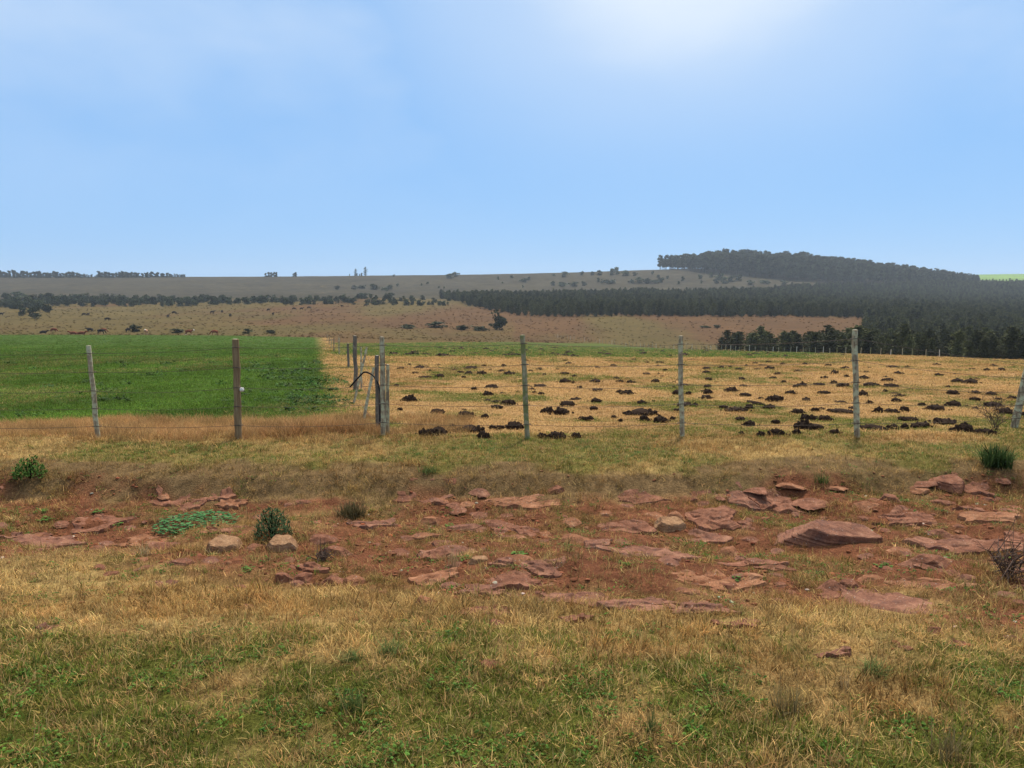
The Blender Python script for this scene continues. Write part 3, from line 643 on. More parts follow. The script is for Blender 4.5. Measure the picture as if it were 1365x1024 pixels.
for i, (u, vb, wp, hp, form, m, lb) in enumerate(ROCK):
    b = gp(u, vb-hp*0.45); D = b.y; sc_ = math.hypot(D, CZ-b.z)/F; el = math.atan2(CZ-b.z, D); W_ = wp*sc_
    if form == 'f': dep = 0.95*hp*sc_/math.sin(el); W_ *= 1.05; hh = 0.05+0.05*random.random()
    elif form == 'B': dep = 0.5*hp*sc_/math.sin(el); hh = 0.56*hp*sc_/math.cos(el)
    elif form == 'b': dep = min(0.50*hp*sc_/math.sin(el), W_*0.9); hh = (0.62 if m is M_TANR else 0.46)*hp*sc_/math.cos(el)
    else: dep = min(0.7*hp*sc_/math.sin(el), W_); hh = 0.30*hp*sc_/math.cos(el)
    dep = max(dep, 0.35*W_) if form != 'f' else max(dep, 0.3*W_)
    sub = 5 if W_ > 0.5 else (4 if W_ > 0.2 else (3 if W_ > 0.07 else 2))
    o = link('rock', slab_mesh('rock', W_, dep, hh, 300+i, m, b) if form == 'f' else rock_mesh('rock', W_, dep, hh, 300+i, m, sub, False, BIGP if form == 'B' or m is M_TANR else None), None, b+Vector((0, 0, 0.12*hh if form != 'f' else 0.0)), (random.uniform(-.02,.16)*(form != 'f'), random.uniform(-.12,.12)*(form != 'f'), random.uniform(-.15,.15)*(form != 'f')))
    if lb: tag(o, lb, 'rock')
    else:
        near_ = min(ANCH, key=lambda q: (q[0]-b.x)**2+((q[1]-b.y)*1.3)**2)[2]; cw = CW[m.name]; fw = {'s': 'loose fragment' if W_ > 0.09 else 'tiny chip', 'f': 'flat sunken slab', 'b': 'thick angular block'}[form]
        tag(o, f'{cw} sandstone {fw} {near_}', 'rock', f'{cw} {fw}s {near_}')
    rock_xy.append((b.x, b.y, W_/2, dep/2))
RX = np.array(rock_xy)
def off_rock(x, y, k=0.8):
    ok = np.ones(len(x), bool); nz_ = fbm(x, y, 0.18, 91, 2)
    for a, b, rw, rd in rock_xy: ok &= ((x-a)/(rw*k))**2+((y-b)/(rd*k))**2 > (0.30+1.05*nz_)**2
    return ok

# ------------------------------------------------------------------ soil mounds
def mound_mesh(seed, flat=1.0, lumps=3, hi=True):
    rg = np.random.default_rng(seed); V = []; Fc = []
    v, f = ICO[3 if hi else 2]; heaps = []
    def add(p, t_):
        k0 = len(V); V.extend(p); Fc.extend([[k0+i for i in q] for q in t_])
    for q in range(lumps):
        if q == 0: c = np.array([0, 0, -0.03]); s_ = np.array([0.40, 0.34, 0.30*flat])
        else:
            a = rg.uniform(0, 6.28); rr = rg.uniform(0.22, 0.40); c = np.array([rr*math.cos(a), rr*math.sin(a)*0.6, -0.03]); k = rg.uniform(0.14, 0.26); s_ = np.array([k*1.15, k, k*rg.uniform(0.7, 1.0)*flat])
        heaps.append((c, s_)); n_ = fbm3(v*0.4+seed*3.1+q, 0.30, seed, 3)-0.5
        p = v*(1+0.55*n_)[:, None]*s_+c; add(p, [t_ for t_ in f if p[t_, 2].max() > -0.1])
    vv, ff = ICO[2 if hi else 1] if (2 if hi else 1) in ICO else ICO[2]
    for q in range(70 if hi else 26):
        c, s_ = heaps[rg.integers(0, len(heaps))]; a = rg.uniform(0, 6.28); e_ = abs(rg.normal(0, 0.6)); e_ = min(e_, 1.5)
        d_ = np.array([math.cos(a)*math.cos(e_), math.sin(a)*math.cos(e_), math.sin(e_)]); k = rg.uniform(0.03, 0.085)*(1.0 if hi else 1.35)
        pos = c+d_*s_*rg.uniform(0.85, 1.12); add(vv*k*rg.uniform(0.7, 1.3, (1, 3))*rg.uniform(0.75, 1.25, (len(vv), 1))+pos, ff)
    for q in range(16 if hi else 5):
        a = rg.uniform(0, 6.28); rr = rg.uniform(0.40, 0.80); k = rg.uniform(0.015, 0.05); add(vv*k*rg.uniform(0.7, 1.3, (len(vv), 1))+np.array([rr*math.cos(a), rr*math.sin(a)*0.8, 0.005]), ff)
    return mesh_np('soil_mound', V, Fc, [M_MOUND])
MO_HI = [mound_mesh(500+i, random.uniform(0.8, 1.1), random.choice((2, 3, 4))) for i in range(7)]
MO_LO = [mound_mesh(520+i, random.uniform(0.8, 1.1), random.choice((2, 3)), False) for i in range(6)]
MO_WIDE = [mound_mesh(540+i, 0.62, 6) for i in range(3)]
MND = []
def md(ox, sc_, lst):
    for a in lst: MND.append((ox+a[0]/sc_, 460+a[1]/sc_, a[2]/sc_))
md(520, 4.875, [(70,160,40),(160,190,35),(220,218,70),(190,155,80),(260,173,30),(315,140,32),(325,215,60),(125,135,25),(520,160,90),(515,195,60),(590,195,70),(455,185,40),(480,216,40),(420,170,50),(735,143,35),(720,180,60),(770,195,80),(650,168,30),
 (545,296,45),(660,288,80),(630,332,64),(690,418,72),(130,368,80),(305,450,84),(490,478,110),(620,480,54),(310,592,130),(215,595,70),(400,545,50),(515,572,150),(660,550,46),(715,552,56),(800,552,100),(600,610,74),(1075,612,104),(985,608,60),(1205,608,60),(1115,458,112),(1030,445,80),(1150,400,98),(1245,492,52),(1300,497,60),(1320,426,50),(1335,376,70),(980,276,104),(980,325,42),(940,318,30),(1130,248,70),(1190,252,30),(1335,245,90),(1345,305,80),(975,166,44),(915,178,35),(1000,198,30),(1130,194,56),(1160,128,60),(830,311,30),(770,394,90),(1140,105,30),(870,130,40),(40,270,40),(60,430,30)])
md(800, 4.875, [(180,325,84),(130,314,40),(365,245,54),(195,250,56),(135,245,54),(305,195,62),(380,193,22),(425,170,28),(385,121,40),(270,386,60),(270,458,190),(285,496,70),(390,508,104),(470,490,36),(135,503,30),(500,325,72),(580,325,45),(480,283,25),(550,402,104),(620,404,45),(495,433,45),(690,354,84),(700,320,64),(705,280,50),(860,308,82),(940,337,70),(705,230,60),(690,187,60),(700,163,70),(790,153,48),(845,147,28),(925,230,48),(890,436,126),(800,416,50),(970,420,60),(1150,370,92),(1045,358,40),(1110,420,80),(1245,322,66),(1320,272,60),(1270,280,45),(1195,248,40),(1020,164,45),(1060,138,52),(1110,165,70),(1010,124,40),(1100,115,30),(1190,129,42),(1295,180,72),(1335,129,35),(1160,195,45),(980,530,80),(1145,515,54),(1285,450,84),(1335,493,70),(1330,550,104),(1050,598,60),(1160,597,100),(1280,587,58),(920,590,40),(220,102,40),(310,122,24),(600,102,50),(950,142,26)])
md(1080, 4.789, [(55,260,62),(100,216,46),(160,188,60),(230,154,70),(120,138,50),(220,270,90),(155,250,50),(235,208,40),(100,316,72),(340,332,62),(390,266,100),(350,219,70),(505,235,62),(515,272,80),(480,303,30),(530,150,80),(625,150,56),(565,191,56),(810,133,46),(820,198,50),(950,240,92),(1035,250,104),(885,273,30),(910,318,66),(1040,160,50),(1135,168,50),(1230,167,46),(1060,315,60),(1160,324,60),(1065,360,60),(1205,356,50),(1295,350,50),(1170,398,92),(930,395,92),(820,420,112),(720,390,46),(605,427,60),(520,438,82),(445,436,60),(550,366,60),(385,380,40),(210,438,142),(95,488,92),(40,426,50),(15,486,60),(40,548,112),(410,548,152),(540,545,72),(610,540,52),(720,530,132),(870,508,154),(1000,562,124),(910,556,36),(1145,580,124),(160,576,84),(1265,444,82),(1360,458,66)])
mound_xy = []
for i, (u, v, wp) in enumerate(MND):
    b = gp(u, v-0.5); D = b.y
    if D > 130: continue
    W_ = wp*D/F
    wide = wp > 24
    me = random.choice(MO_WIDE) if (wide and W_ > 0.28) else (random.choice(MO_HI) if D < 22 else random.choice(MO_LO))
    k = W_*random.uniform(0.98, 1.15); hk = min(1.25, max(0.8, 0.30/max(W_, 0.05)))*random.uniform(0.65, 1.3)
    o = link('soil_mound', me, None, b+Vector((0, 0.2*k, 0.02)), (0, 0, random.choice((0, math.pi))+random.uniform(-.5, .5)), (k, k, k*hk))
    px_ = [q[0].x for q in fp[3:8]]; bay = ['beside the wire gate', 'behind the fence bay from corner post to mossy post', 'behind the bay from mossy to straight post', 'behind the bay from straight to rough post', 'behind the bay from rough to leaning post', 'beyond the leaning post'][sum(b.x > q for q in px_)]
    where = bay if D < 16 else ('in the middle of the pasture' if D < 24 else 'in the far half of the dry pasture')
    sz = 'broad dark soil heap' if W_ > 0.40 else ('medium dark soil mound' if W_ > 0.19 else 'small dark rounded heap of soil')
    lb, gr = f'{sz} {where}', f'{sz}s {where}'
    tag(o, lb, 'mound', gr); mound_xy.append((b.x, b.y, k*0.55))
while len(mound_xy) < 260:
    D = math.exp(random.uniform(math.log(11.5), math.log(50))); x = random.uniform(float(side_x(D))+1.2, 0.68*D)
    if any((x-q[0])**2+(D-q[1])**2 < 0.25 for q in mound_xy): continue
    k = random.uniform(0.07, 0.22)*(1+D/60); b = Vector((x, D, hz1(x, D)+0.01)); mound_xy.append((x, D, k*0.5))
    where = 'close behind the fence' if D < 16 else ('in the middle of the pasture' if D < 24 else 'in the far half of the dry pasture')
    tag(link('soil_mound', random.choice(MO_LO), None, b, (0, 0, random.uniform(0, 6)), (k*1.2, k, k*random.uniform(0.6, 1.1))), f'little scattered crumb pile of soil {where}', 'mound', f'little scattered soil piles {where}')
# far mounds of the green strip
nf_ = 0
while nf_ < 90:
    u = random.uniform(525, 1130); v = random.uniform(463, 476); b = gp(u, v)
    if not 45 < b.y < 170 or b.x < side_x(b.y)+2: continue
    k = random.uniform(0.5, 1.15); o = link('soil_mound', random.choice(MO_LO), None, b, (0, 0, random.uniform(0, 6)), (k*1.2, k, k*0.8)); nf_ += 1
    tag(o, 'dark soil mound on the green strip at the far side of the pasture', 'mound', 'soil mounds on the green strip')

# ------------------------------------------------------------------ trees
def tris(cent, size, rg, up=0.3):
    n = len(cent); a = rg.normal(size=(n, 3)); a[:, 2] *= 0.6; a /= np.linalg.norm(a, axis=1)[:, None]
    b = rg.normal(size=(n, 3)); b = np.cross(a, b); b /= np.linalg.norm(b, axis=1)[:, None]
    s = size*rg.uniform(0.6, 1.4, (n, 1))
    V = np.stack([cent-a*s*0.6, cent+a*s*0.5+b*s*0.45, cent+a*s*0.5-b*s*0.45], 1).reshape(-1, 3)
    return V, np.arange(3*n).reshape(-1, 3)
def foliage(name, cent, size, seed, m, bvf=None):
    rg = np.random.default_rng(seed); V, Fc = tris(cent, size, rg); bv = rg.uniform(0.55, 1.5, len(cent)) if bvf is None else bvf*rg.uniform(0.75, 1.25, len(cent))
    B = np.repeat(bv, 3); return mesh_np(name, V, Fc, [m], attrs={'bv': ('FLOAT_COLOR', 'POINT', np.stack([B, B, B, np.ones_like(B)], 1))})
def pine_crown(seed, h, m, n_br=9, per=9):
    rg = np.random.default_rng(seed); C = []; z = 0.08*h
    while z < h*0.98:
        f = z/h; R0 = 0.30*h*(1-f**2.2)**0.75*min(1.0, 0.55+1.6*f)*rg.uniform(0.7, 1.15)+0.12
        for k in range(n_br):
            a = rg.uniform(0, 6.283); L = R0*rg.uniform(0.55, 1.15)
            for q in range(per):
                t = (q+rg.uniform())/per; C.append([math.cos(a)*L*t+rg.normal(0, .12), math.sin(a)*L*t+rg.normal(0, .12), z+0.28*L*t+rg.normal(0, .12)])
        z += 0.085*h*rg.uniform(0.7, 1.2)
    return foliage('crown', np.array(C), 0.05*h+0.10, seed, m)
def trunk_mesh(h, r, seed, lean=0.02):
    rg = np.random.default_rng(seed); pts = [(rg.normal(0, lean*h*0.5) if i else 0, rg.normal(0, lean*h*0.5) if i else 0, h*i/5-0.2) for i in range(6)]
    V, Fc = tube(pts, [r*(1-0.8*i/5) for i in range(6)], 7); return mesh_np('trunk', V, Fc, [M_BARK], True)
def round_crown(seed, h, rad, m, lobes=9, per=46, z0=0.35, tsize=0.9, name='crown'):
    rg = np.random.default_rng(seed); C = []; B = []
    for q in range(lobes):
        a = rg.uniform(0, 6.283); zz = rg.uniform(z0, 0.9); rr = rad*rg.uniform(0, 0.75)*(1-0.5*max(0, (zz-0.6)/0.4)); c = np.array([rr*math.cos(a), rr*math.sin(a), h*zz]); lr = rad*rg.uniform(0.3, 0.55)
        d = rg.normal(size=(per, 3)); d /= np.linalg.norm(d, axis=1)[:, None]; C.append(c+d*lr*rg.uniform(0.45, 1.05, (per, 1))*np.array([1, 1, 0.8])); B.append(np.full(per, rg.uniform(0.65, 1.4)))
    return foliage(name, np.concatenate(C), tsize, seed, m, np.concatenate(B))
PINE_C = [pine_crown(600+i, 1.0*h, M_PINE) for i, h in enumerate((7.5, 6.8, 8.2, 6.2, 7.2))]; PINE_H = (7.5, 6.8, 8.2, 6.2, 7.2)
PINE_T = [trunk_mesh(h*0.92, 0.11, 620+i) for i, h in enumerate(PINE_H)]
EUC_C = [round_crown(640+i, 20, 4.6, M_EUC, 12, 60, 0.28, 1.25) for i in range(5)]; EUC_T = [trunk_mesh(16, 0.3, 650+i) for i in range(5)]
SHR = [round_crown(660+i, 1.0, 0.62, M_SHRUB, 9, 34, 0.12, 0.17, 'foliage') for i in range(5)]
RTR_C = [round_crown(670+i, 6.5, 3.2, M_SHRUB, 12, 44, 0.12, 0.75) for i in range(5)]; RTR_T = [trunk_mesh(4.5, 0.16, 680+i) for i in range(5)]
CON_C = [pine_crown(690+i, 16, M_EUC, 8, 8) for i in range(2)]; CON_T = [trunk_mesh(14.5, 0.25, 695+i) for i in range(2)]
def joined(name, crown, trunk, crown_m):
    """crown and trunk as one small mesh, for copies too far away to show their parts"""
    nv = len(crown.vertices); a = np.zeros(nv*3); crown.vertices.foreach_get('co', a); b = np.zeros(len(trunk.vertices)*3); trunk.vertices.foreach_get('co', b)
    V = np.concatenate([a.reshape(-1, 3), b.reshape(-1, 3)]); Fc = [tuple(p.vertices) for p in crown.polygons]+[tuple(i+nv for i in p.vertices) for p in trunk.polygons]
    bv = np.zeros(nv*4); crown.attributes['bv'].data.foreach_get('color', bv); bv = np.concatenate([bv.reshape(-1, 4), np.ones((len(b)//3, 4))])
    return mesh_np(name, V, Fc, [crown_m, M_BARK], attrs={'bv': ('FLOAT_COLOR', 'POINT', bv)}, mi=[0]*len(crown.polygons)+[1]*len(trunk.polygons))
def add_tree(name, i, Cs, Ts, loc, k, label, group, cat='tree', kz=1.0, wide=1.0):
    r = link(name, None, None, loc, (0, 0, random.uniform(0, 6.28)), (k*wide, k*wide, k*kz*wide)); tag(r, label, cat, group)
    link('crown', Cs[i], r); link('trunk', Ts[i], r); return r

# pine plantation: trees on a loose grid between the far fence and the hill
def poly_in(u, D):
    """inside the planted blocks (u = bearing as a photo column)"""
    lowB = np.interp(u, [585, 600, 640, 690, 760, 1160], [760, 700, 540, 455, 445, 445]); upB = np.interp(u, [585, 900, 1000, 1060, 1165], [790, 830, 900, 1030, 1090])
    B = (u > 588) & (u < 1165) & (D > lowB) & (D < upB)
    lowA = np.interp(u, [955, 1000, 1100, 1160, 1365, 1600], [214, 201, 170, 152, 125, 105])
    A = (u > 1150) & (D > lowA) & (D < np.interp(u, [1150, 1250, 1400], [1090, 1170, 1240]))
    E = (u > 962) & (u <= 1160) & (D > lowA) & (D < lowA+np.interp(u, [960, 1080, 1160], [20, 30, 44]))
    return B | A | E
px, py = [], []
for D0 in np.arange(100, 1250, 4.6):
    xs = np.arange(-80, 1000, 4.4); xs = xs[(xs/D0 < 0.86) & (xs/D0 > -0.12)]
    px.append(xs); py.append(np.full(len(xs), D0))
px = np.concatenate(px); py = np.concatenate(py); px = px+rng.normal(0, 0.8, len(px)); py = py+rng.normal(0, 0.8, len(py))
pu = CU+px/py*F
ok = poly_in(pu, py) & (fbm(px, py, 40, 51, 3) > np.where((py < 450) & (pu > 1165), 0.30, 0.1)) & ((rng.uniform(size=len(px)) > 0.20) | ((py < 240) & (pu < 1165)))
px, py, pu = px[ok], py[ok], pu[ok]; pz = hz(px, py)
inview = (pu > -20) & (pu < 1400)
order = np.argsort(np.where(inview, py, 1e6)); near = order[:300]; rest = order[300:]
def pine_words(edge, k_, u):
    sz = 'tall' if k_ > 0.86 else ('low' if k_ < 0.70 else 'middling')
    wh = 'in the thin row of trees behind the far fence' if edge else ('at the plantation corner where the thin row joins it' if u < 1230 else 'in the solid plantation front along the far fence')
    return f'{sz} dark young pine {wh}', f'{sz} pines {wh}'
for j, k in enumerate(near):
    i = j % 5; sc_ = random.uniform(0.58, 0.98)*(0.85 if py[k] < 190 or pu[k] < 1160 else 1.0)
    edge = pu[k] < 1160 and py[k] < 260
    add_tree('pine_tree', i, PINE_C, PINE_T, (px[k], py[k], pz[k]), sc_, *pine_words(edge, sc_, pu[k]), kz=0.62 if edge else 0.85, wide=1.6 if edge else 1.15)
PJ = [joined('pine', PINE_C[i], PINE_T[i], M_PINE) for i in range(5)]
n_ = len(rest); sc_ = rng.uniform(0.7, 1.12, n_)
scatter('pine_plantation', 'dense dark pine plantation covering the slope below the wooded hill', 'plantation', np.stack([px[rest], py[rest], pz[rest]], 1), np.stack([np.zeros(n_), np.zeros(n_), rng.uniform(0, 6.28, n_)], 1), np.stack([sc_]*3, 1), np.ones((n_, 3)), PJ)

# eucalyptus wood on the hill
ex, ey = [], []
for D0 in np.arange(1060, 1420, 8.0):
    xs = np.arange(200, 1000, 8.0); ex.append(xs); ey.append(np.full(len(xs), D0))
ex = np.concatenate(ex)+0; ey = np.concatenate(ey); ex = ex+rng.normal(0, 2.0, len(ex)); ey = ey+rng.normal(0, 2.0, len(ey)); eu = CU+ex/ey*F
lowE = np.interp(eu, [875, 890, 930, 1000, 1050, 1160, 1290, 1310], [1292, 1270, 1215, 1160, 1120, 1115, 1180, 1260])
ok = (eu > 877) & (eu < 1300) & (ey > lowE) & (ey < np.interp(eu, [877, 900, 1300], [1310, 1380, 1380]))
ex, ey, eu = ex[ok], ey[ok], eu[ok]; ez = hz(ex, ey); lowE = lowE[ok]
rank = np.minimum(ey-lowE, np.where((ey > 1270) & (ey < 1325), (1325-ey)*0.5, 1e6)); order = np.argsort(rank); near, rest = order[:290], order[290:]
EJ = [joined('eucalyptus_tree', EUC_C[i], EUC_T[i], M_EUC) for i in range(5)]
hs = lambda u: np.interp(u, [880, 910, 960, 1040, 1160, 1240, 1305], [0.95, 1.05, 1.3, 1.32, 1.0, 0.72, 0.35])
for j, k in enumerate(near):
    s_ = random.uniform(0.72, 1.2)*float(hs(eu[k]))*(0.8+0.4*float(fbm(ex[k:k+1], ey[k:k+1], 45, 52, 2)[0]))
    o = link('eucalyptus_tree', EJ[j % 5], None, (ex[k], ey[k], ez[k]-0.3), (0, 0, random.uniform(0, 6.28)), (s_, s_, s_))
    edge_ = ey[k]-lowE[k] < 14; part_ = 'at the high rounded end of the wood' if eu[k] < 960 else ('in the high middle of the wood' if eu[k] < 1130 else 'in the tapering tail of the wood')
    w_ = f"{'large' if s_ > 1.0 else 'small'} eucalyptus {'on the lower edge' if edge_ else 'on the skyline'} {part_}"; tag(o, w_, 'tree', w_+' (set)')
n_ = len(rest); s_ = rng.uniform(0.72, 1.2, n_)*hs(eu[rest])*(0.8+0.4*fbm(ex[rest], ey[rest], 45, 52, 2))
scatter('eucalyptus_wood', 'dense eucalyptus wood covering the right hilltop', 'wood', np.stack([ex[rest], ey[rest], ez[rest]-0.3], 1), np.stack([np.zeros(n_), np.zeros(n_), rng.uniform(0, 6.28, n_)], 1), np.stack([s_]*3, 1), np.ones((n_, 3)), EJ)
b = at(880, 357, 1290); add_tree('eucalyptus_tree', 0, EUC_C, EUC_T, (b.x, 1290, hz1(b.x, 1290)), 1.05, 'lone eucalyptus with a bare trunk at the end of the hilltop wood', None)

# tree line on the left ridge
RC = [round_crown(645+i, 20, 5.6, M_EUC, 14, 60, 0.06, 1.7) for i in range(5)]
RJ = [joined('ridge_tree', RC[i], EUC_T[i], M_EUC) for i in range(5)]
def ridge_tree(u, D, h, label, group):
    p = at(u, 366, D); s_ = h/20
    tag(link('ridge_tree', random.choice(RJ), None, (p.x, D, hz1(p.x, D)-0.13*h), (0, 0, random.uniform(0, 6.28)), (s_*random.uniform(0.9, 1.3), s_*1.1, s_)), label, 'tree', group)
def ridge_words(u, ht):
    w_ = 'longest unbroken clump of the ridge tree line' if u < 105 else ('low gap in the ridge tree line' if u < 130 else ('second clump of the ridge tree line past the gap' if u < 200 else 'thinning end of the ridge tree line'))
    return f'hazy tree in the {w_}', f'trees in the {w_}'
u = -40
while u < 250:
    ht = float(np.interp(u, [-40, 30, 105, 112, 128, 132, 150, 160, 200, 250], [14, 14.5, 12, 7, 7, 14, 12.5, 14, 12, 6]))
    for q in range(2): ridge_tree(u+random.uniform(-1.5, 1.5), random.uniform(1270, 1300), ht*random.uniform(0.66, 1.0), *ridge_words(u, ht))
    u += random.uniform(3.4, 5.2)
for u in (354, 358, 362, 366, 369): ridge_tree(u, 1290, random.uniform(9.5, 11), 'tree of the small square-cut grove on the ridge', 'trees of the small ridge grove')
for u in (391, 394): ridge_tree(u, 1292, random.uniform(7, 9), 'low rounded tree between the square grove and the two conifers', 'low pair of ridge trees')
for u in (466, 473, 476, 479, 482): ridge_tree(u, 1294, random.uniform(4, 6.5), 'low scrubby tree at the foot of the two ridge conifers', 'low trees by the conifers')
for u, h_, lb in ((474, 12, 'shorter pointed conifer of the pair on the ridge'), (487, 15, 'taller pointed conifer of the pair on the ridge')):
    p = at(u, 366, 1292); add_tree('conifer', 0 if u < 480 else 1, CON_C, CON_T, (p.x, 1292, hz1(p.x, 1292)), h_/16, lb, None)
for u in np.arange(1306, 1400, 4.5): ridge_tree(u, random.uniform(1285, 1310), random.uniform(4, 7), 'small tree along the low ridge before the bright green field', 'small trees before the green field')

# stream-side trees in the valley on the left
def belt_words(u, h_):
    w_ = 'below the longest ridge clump' if u < 110 else ('below the second ridge clump' if u < 250 else ('below the square grove' if u < 420 else ('below the two conifers' if u < 510 else 'near the plantation tip')))
    sz = 'tall' if h_ > 7.6 else ('low' if h_ < 5.4 else 'middling'); return f'{sz} round tree in the dark valley belt {w_}', f'{sz} belt trees {w_}'
for u in np.arange(-60, 600, 7.2):
    for q in range(3):
        uu = u+random.uniform(-5, 5); D = random.uniform(560, 690)+(-60 if uu < 60 and q == 0 else 0); p = at(uu, 410, D)
        h_ = float(np.interp(uu, [-60, 60, 120, 300, 480, 600], [8.5, 9.5, 8.5, 7.2, 6, 4.5]))*random.uniform(0.6, 1.1)
        add_tree('valley_tree', random.randrange(5), RTR_C, RTR_T, (p.x, D, hz1(p.x, D)-0.3), h_/6.5, *belt_words(uu, h_), kz=0.85)
for u, v, h_ in ((46,425,7),(30,421,6),(62,417,7),(52,414,8)):
    b = gp(u, v); add_tree('valley_tree', random.randrange(5), RTR_C, RTR_T, b, h_/6.5, 'tree standing forward of the valley belt in the olive grass', 'trees forward of the valley belt', kz=0.8)
# hedge tree near the brown field and loose shrubs
def shrub(u, v, wpx, hpx, label, group=None, name='shrub', m=None):
    b = gp(u, v); D = b.y; W_ = wpx*D/F/1.3; H_ = hpx*D/F
    return tag(link(name, random.choice(SHR), None, b-Vector((0, 0, 0.06*H_)), (0, 0, random.uniform(0, 6.28)), (W_, W_, H_)), label, 'shrub', group)
b = gp(666, 440); add_tree('round_tree', 1, RTR_C, RTR_T, b, 26*b.y/F/6.0, 'single dense round tree at the corner of the plantation', None, kz=0.85)
shrub(640, 441, 26, 9, 'low spreading shrub beside the single round tree'); shrub(179, 443, 18, 11, 'dark green shrub among the cattle at the field edge')
for u, v, a, c in ((236,444,28,6),(330,445,16,7),(362,445,22,5),(580,437,36,8),(615,440,30,7),(545,438,30,6),(940,437,16,4),(955,437,12,4),(28,401,30,12),(250,403,20,8)): shrub(u, v, a, c, 'low olive shrub in the valley grass', 'low shrubs in the valley grass')
HS = [(513,398-10,10,6),(450,386,8,5),(473,386,10,5),(482,385,12,6),(498,386,18,7),(520,386,14,6),(530,382,5,4),(522,394,9,5),(525,369,4,3),(562,381,3,3),(570,379,4,4),(600,371,16,6),(607,369,10,6),(585,384,3,3),(592,385,3,3),(664,373,4,4),(682,371,5,5),(670,378,3,3),(698,376,14,5),(705,374,8,5),(697,384,3,4),(738,368,5,4),(752,369,13,6),(776,367,6,5),(790,367,8,5),(800,367,10,6),(815,367,10,8),(822,366,10,9),(834,368,14,7),(846,368,8,5),(870,366,5,4),(737,381,8,6),(750,382,16,6),(765,382,16,6),(778,381,10,6),(798,376,6,5),(808,379,16,8),(816,378,10,7),(842,378,10,7),(852,378,14,8),(862,378,12,7),(872,378,14,6),(878,372,6,5),(881,377,10,7),(890,372,4,4),(905,379,5,4),(910,375,6,6),(933,372,7,6),(935,378,4,4),(955,378,10,7),(965,378,14,8),(975,376,14,8),(985,374,12,7),(948,370,7,6),(960,372,14,7),(1000,380,12,6),(1020,378,16,6),(1045,380,12,6)]
for u, v, a, c in HS: shrub(u, v, a*1.15, c*1.1, *((('long' if a > 11 else 'tiny' if a < 6 else 'rounded')+' dark shrub on the hillside '+w_, ('long' if a > 11 else 'tiny' if a < 6 else 'rounded')+' shrubs '+w_) if (w_ := 'below the two conifers' if u < 545 else ('below the bare skyline' if u < 720 else ('below the end of the wood' if u < 900 else 'under the edge of the wood'))) else ()), 'hillside_shrub')

# ------------------------------------------------------------------ cattle
def cow_mesh(pose, hide, face, seed):
    gz = pose == 'graze'; ly = pose == 'lie'; e = 0.0
    pts = {'rump': (-0.78, 0, 1.18, .27), 'loin': (-0.35, 0, 1.14, .34), 'mid': (0.05, 0, 1.08, .40), 'chest': (0.45, 0, 1.06, .36), 'wither': (0.72, 0, 1.16, .27)}
    if gz: pts |= {'neck': (0.98, 0, 0.95, .17), 'poll': (1.18, 0.03, 0.62, .14), 'muz': (1.36, 0.05, 0.26, .085)}
    else: pts |= {'neck': (1.0, 0, 1.32, .17), 'poll': (1.24, 0.04, 1.50, .145), 'muz': (1.60, 0.10, 1.30, .09)}
    E = [('rump','loin'),('loin','mid'),('mid','chest'),('chest','wither'),('wither','neck'),('neck','poll'),('poll','muz')]
    pts |= {'t1': (-1.0, 0, 1.16, .05), 't2': (-1.06, 0, 0.62, .04), 'el': (1.16, .22, pts['poll'][2]+.06, .04), 'er': (1.16, -.17, pts['poll'][2]+.06, .04)}
    E += [('rump','t1'),('t1','t2'),('poll','el'),('poll','er')]
    for s, k in ((1, 'l'), (-1, 'r')):
        o = 0.09*s
        pts |= {'hip'+k: (-.72, .20*s, .86, .19), 'hk'+k: (-.62+o, .20*s, .62, .11), 'ho'+k: (-.86+o, .20*s, .40, .065), 'hf'+k: (-.80+o, .20*s, .04, .055)}
        pts |= {'sh'+k: (.58, .19*s, .80, .16), 'kn'+k: (.60-o, .19*s, .42, .075), 'ff'+k: (.58-o, .19*s, .04, .055)}
        E += [('rump','hip'+k),('hip'+k,'hk'+k),('hk'+k,'ho'+k),('ho'+k,'hf'+k),('chest','sh'+k),('sh'+k,'kn'+k),('kn'+k,'ff'+k)]
    K = list(pts); me = bpy.data.meshes.new('cow_cage'); me.from_pydata([pts[k][:3] for k in K], [(K.index(a), K.index(b)) for a, b in E], []); me.update()
    ob = bpy.data.objects.new('cow_cage', me); COL.objects.link(ob)
    sk = ob.modifiers.new('s', 'SKIN'); ob.modifiers.new('d', 'SUBSURF').levels = 1
    for i, k in enumerate(K): me.skin_vertices[0].data[i].radius = (pts[k][3],)*2; me.skin_vertices[0].data[i].use_root = (k == 'mid')
    dg = bpy.context.evaluated_depsgraph_get(); res = bpy.data.meshes.new_from_object(ob.evaluated_get(dg)); res.name = 'cow'
    bpy.data.objects.remove(ob)
    if ly:
        for v in res.vertices: v.co.z = v.co.z-0.52 if v.co.z > 0.72 else 0.2+(v.co.z-0.72)*0.28
    res.materials.clear(); res.materials.append(hide); res.materials.append(face or hide)
    pz_ = pts['poll'][2]
    for p in res.polygons:
        c = p.center; p.use_smooth = True
        if face and (c.x > 1.22 or (c.z < 0.74 and 0.2 < c.x < 0.6 and abs(c.y) < .1) or (c.z < 0.2 and not ly)): p.material_index = 1
    return res
CM = {}
def cow(u, v, pose, hide, face, rz, label, group=None, k=1.0):
    key = (pose, hide.name, face.name if face else '')
    if key not in CM: CM[key] = cow_mesh(pose, hide, face, 1)
    b = gp(u, v); tag(link('cow', CM[key], None, b, (0, 0, R(rz)), (k, k, k)), label, 'cow', group)
cow(58, 445, 'lie', M_CBLK, None, 10, 'black cow lying down at the edge of the green crop')
cow(72, 443.5, 'graze', M_CRED, None, 0, 'red cow grazing behind the lying black cow')
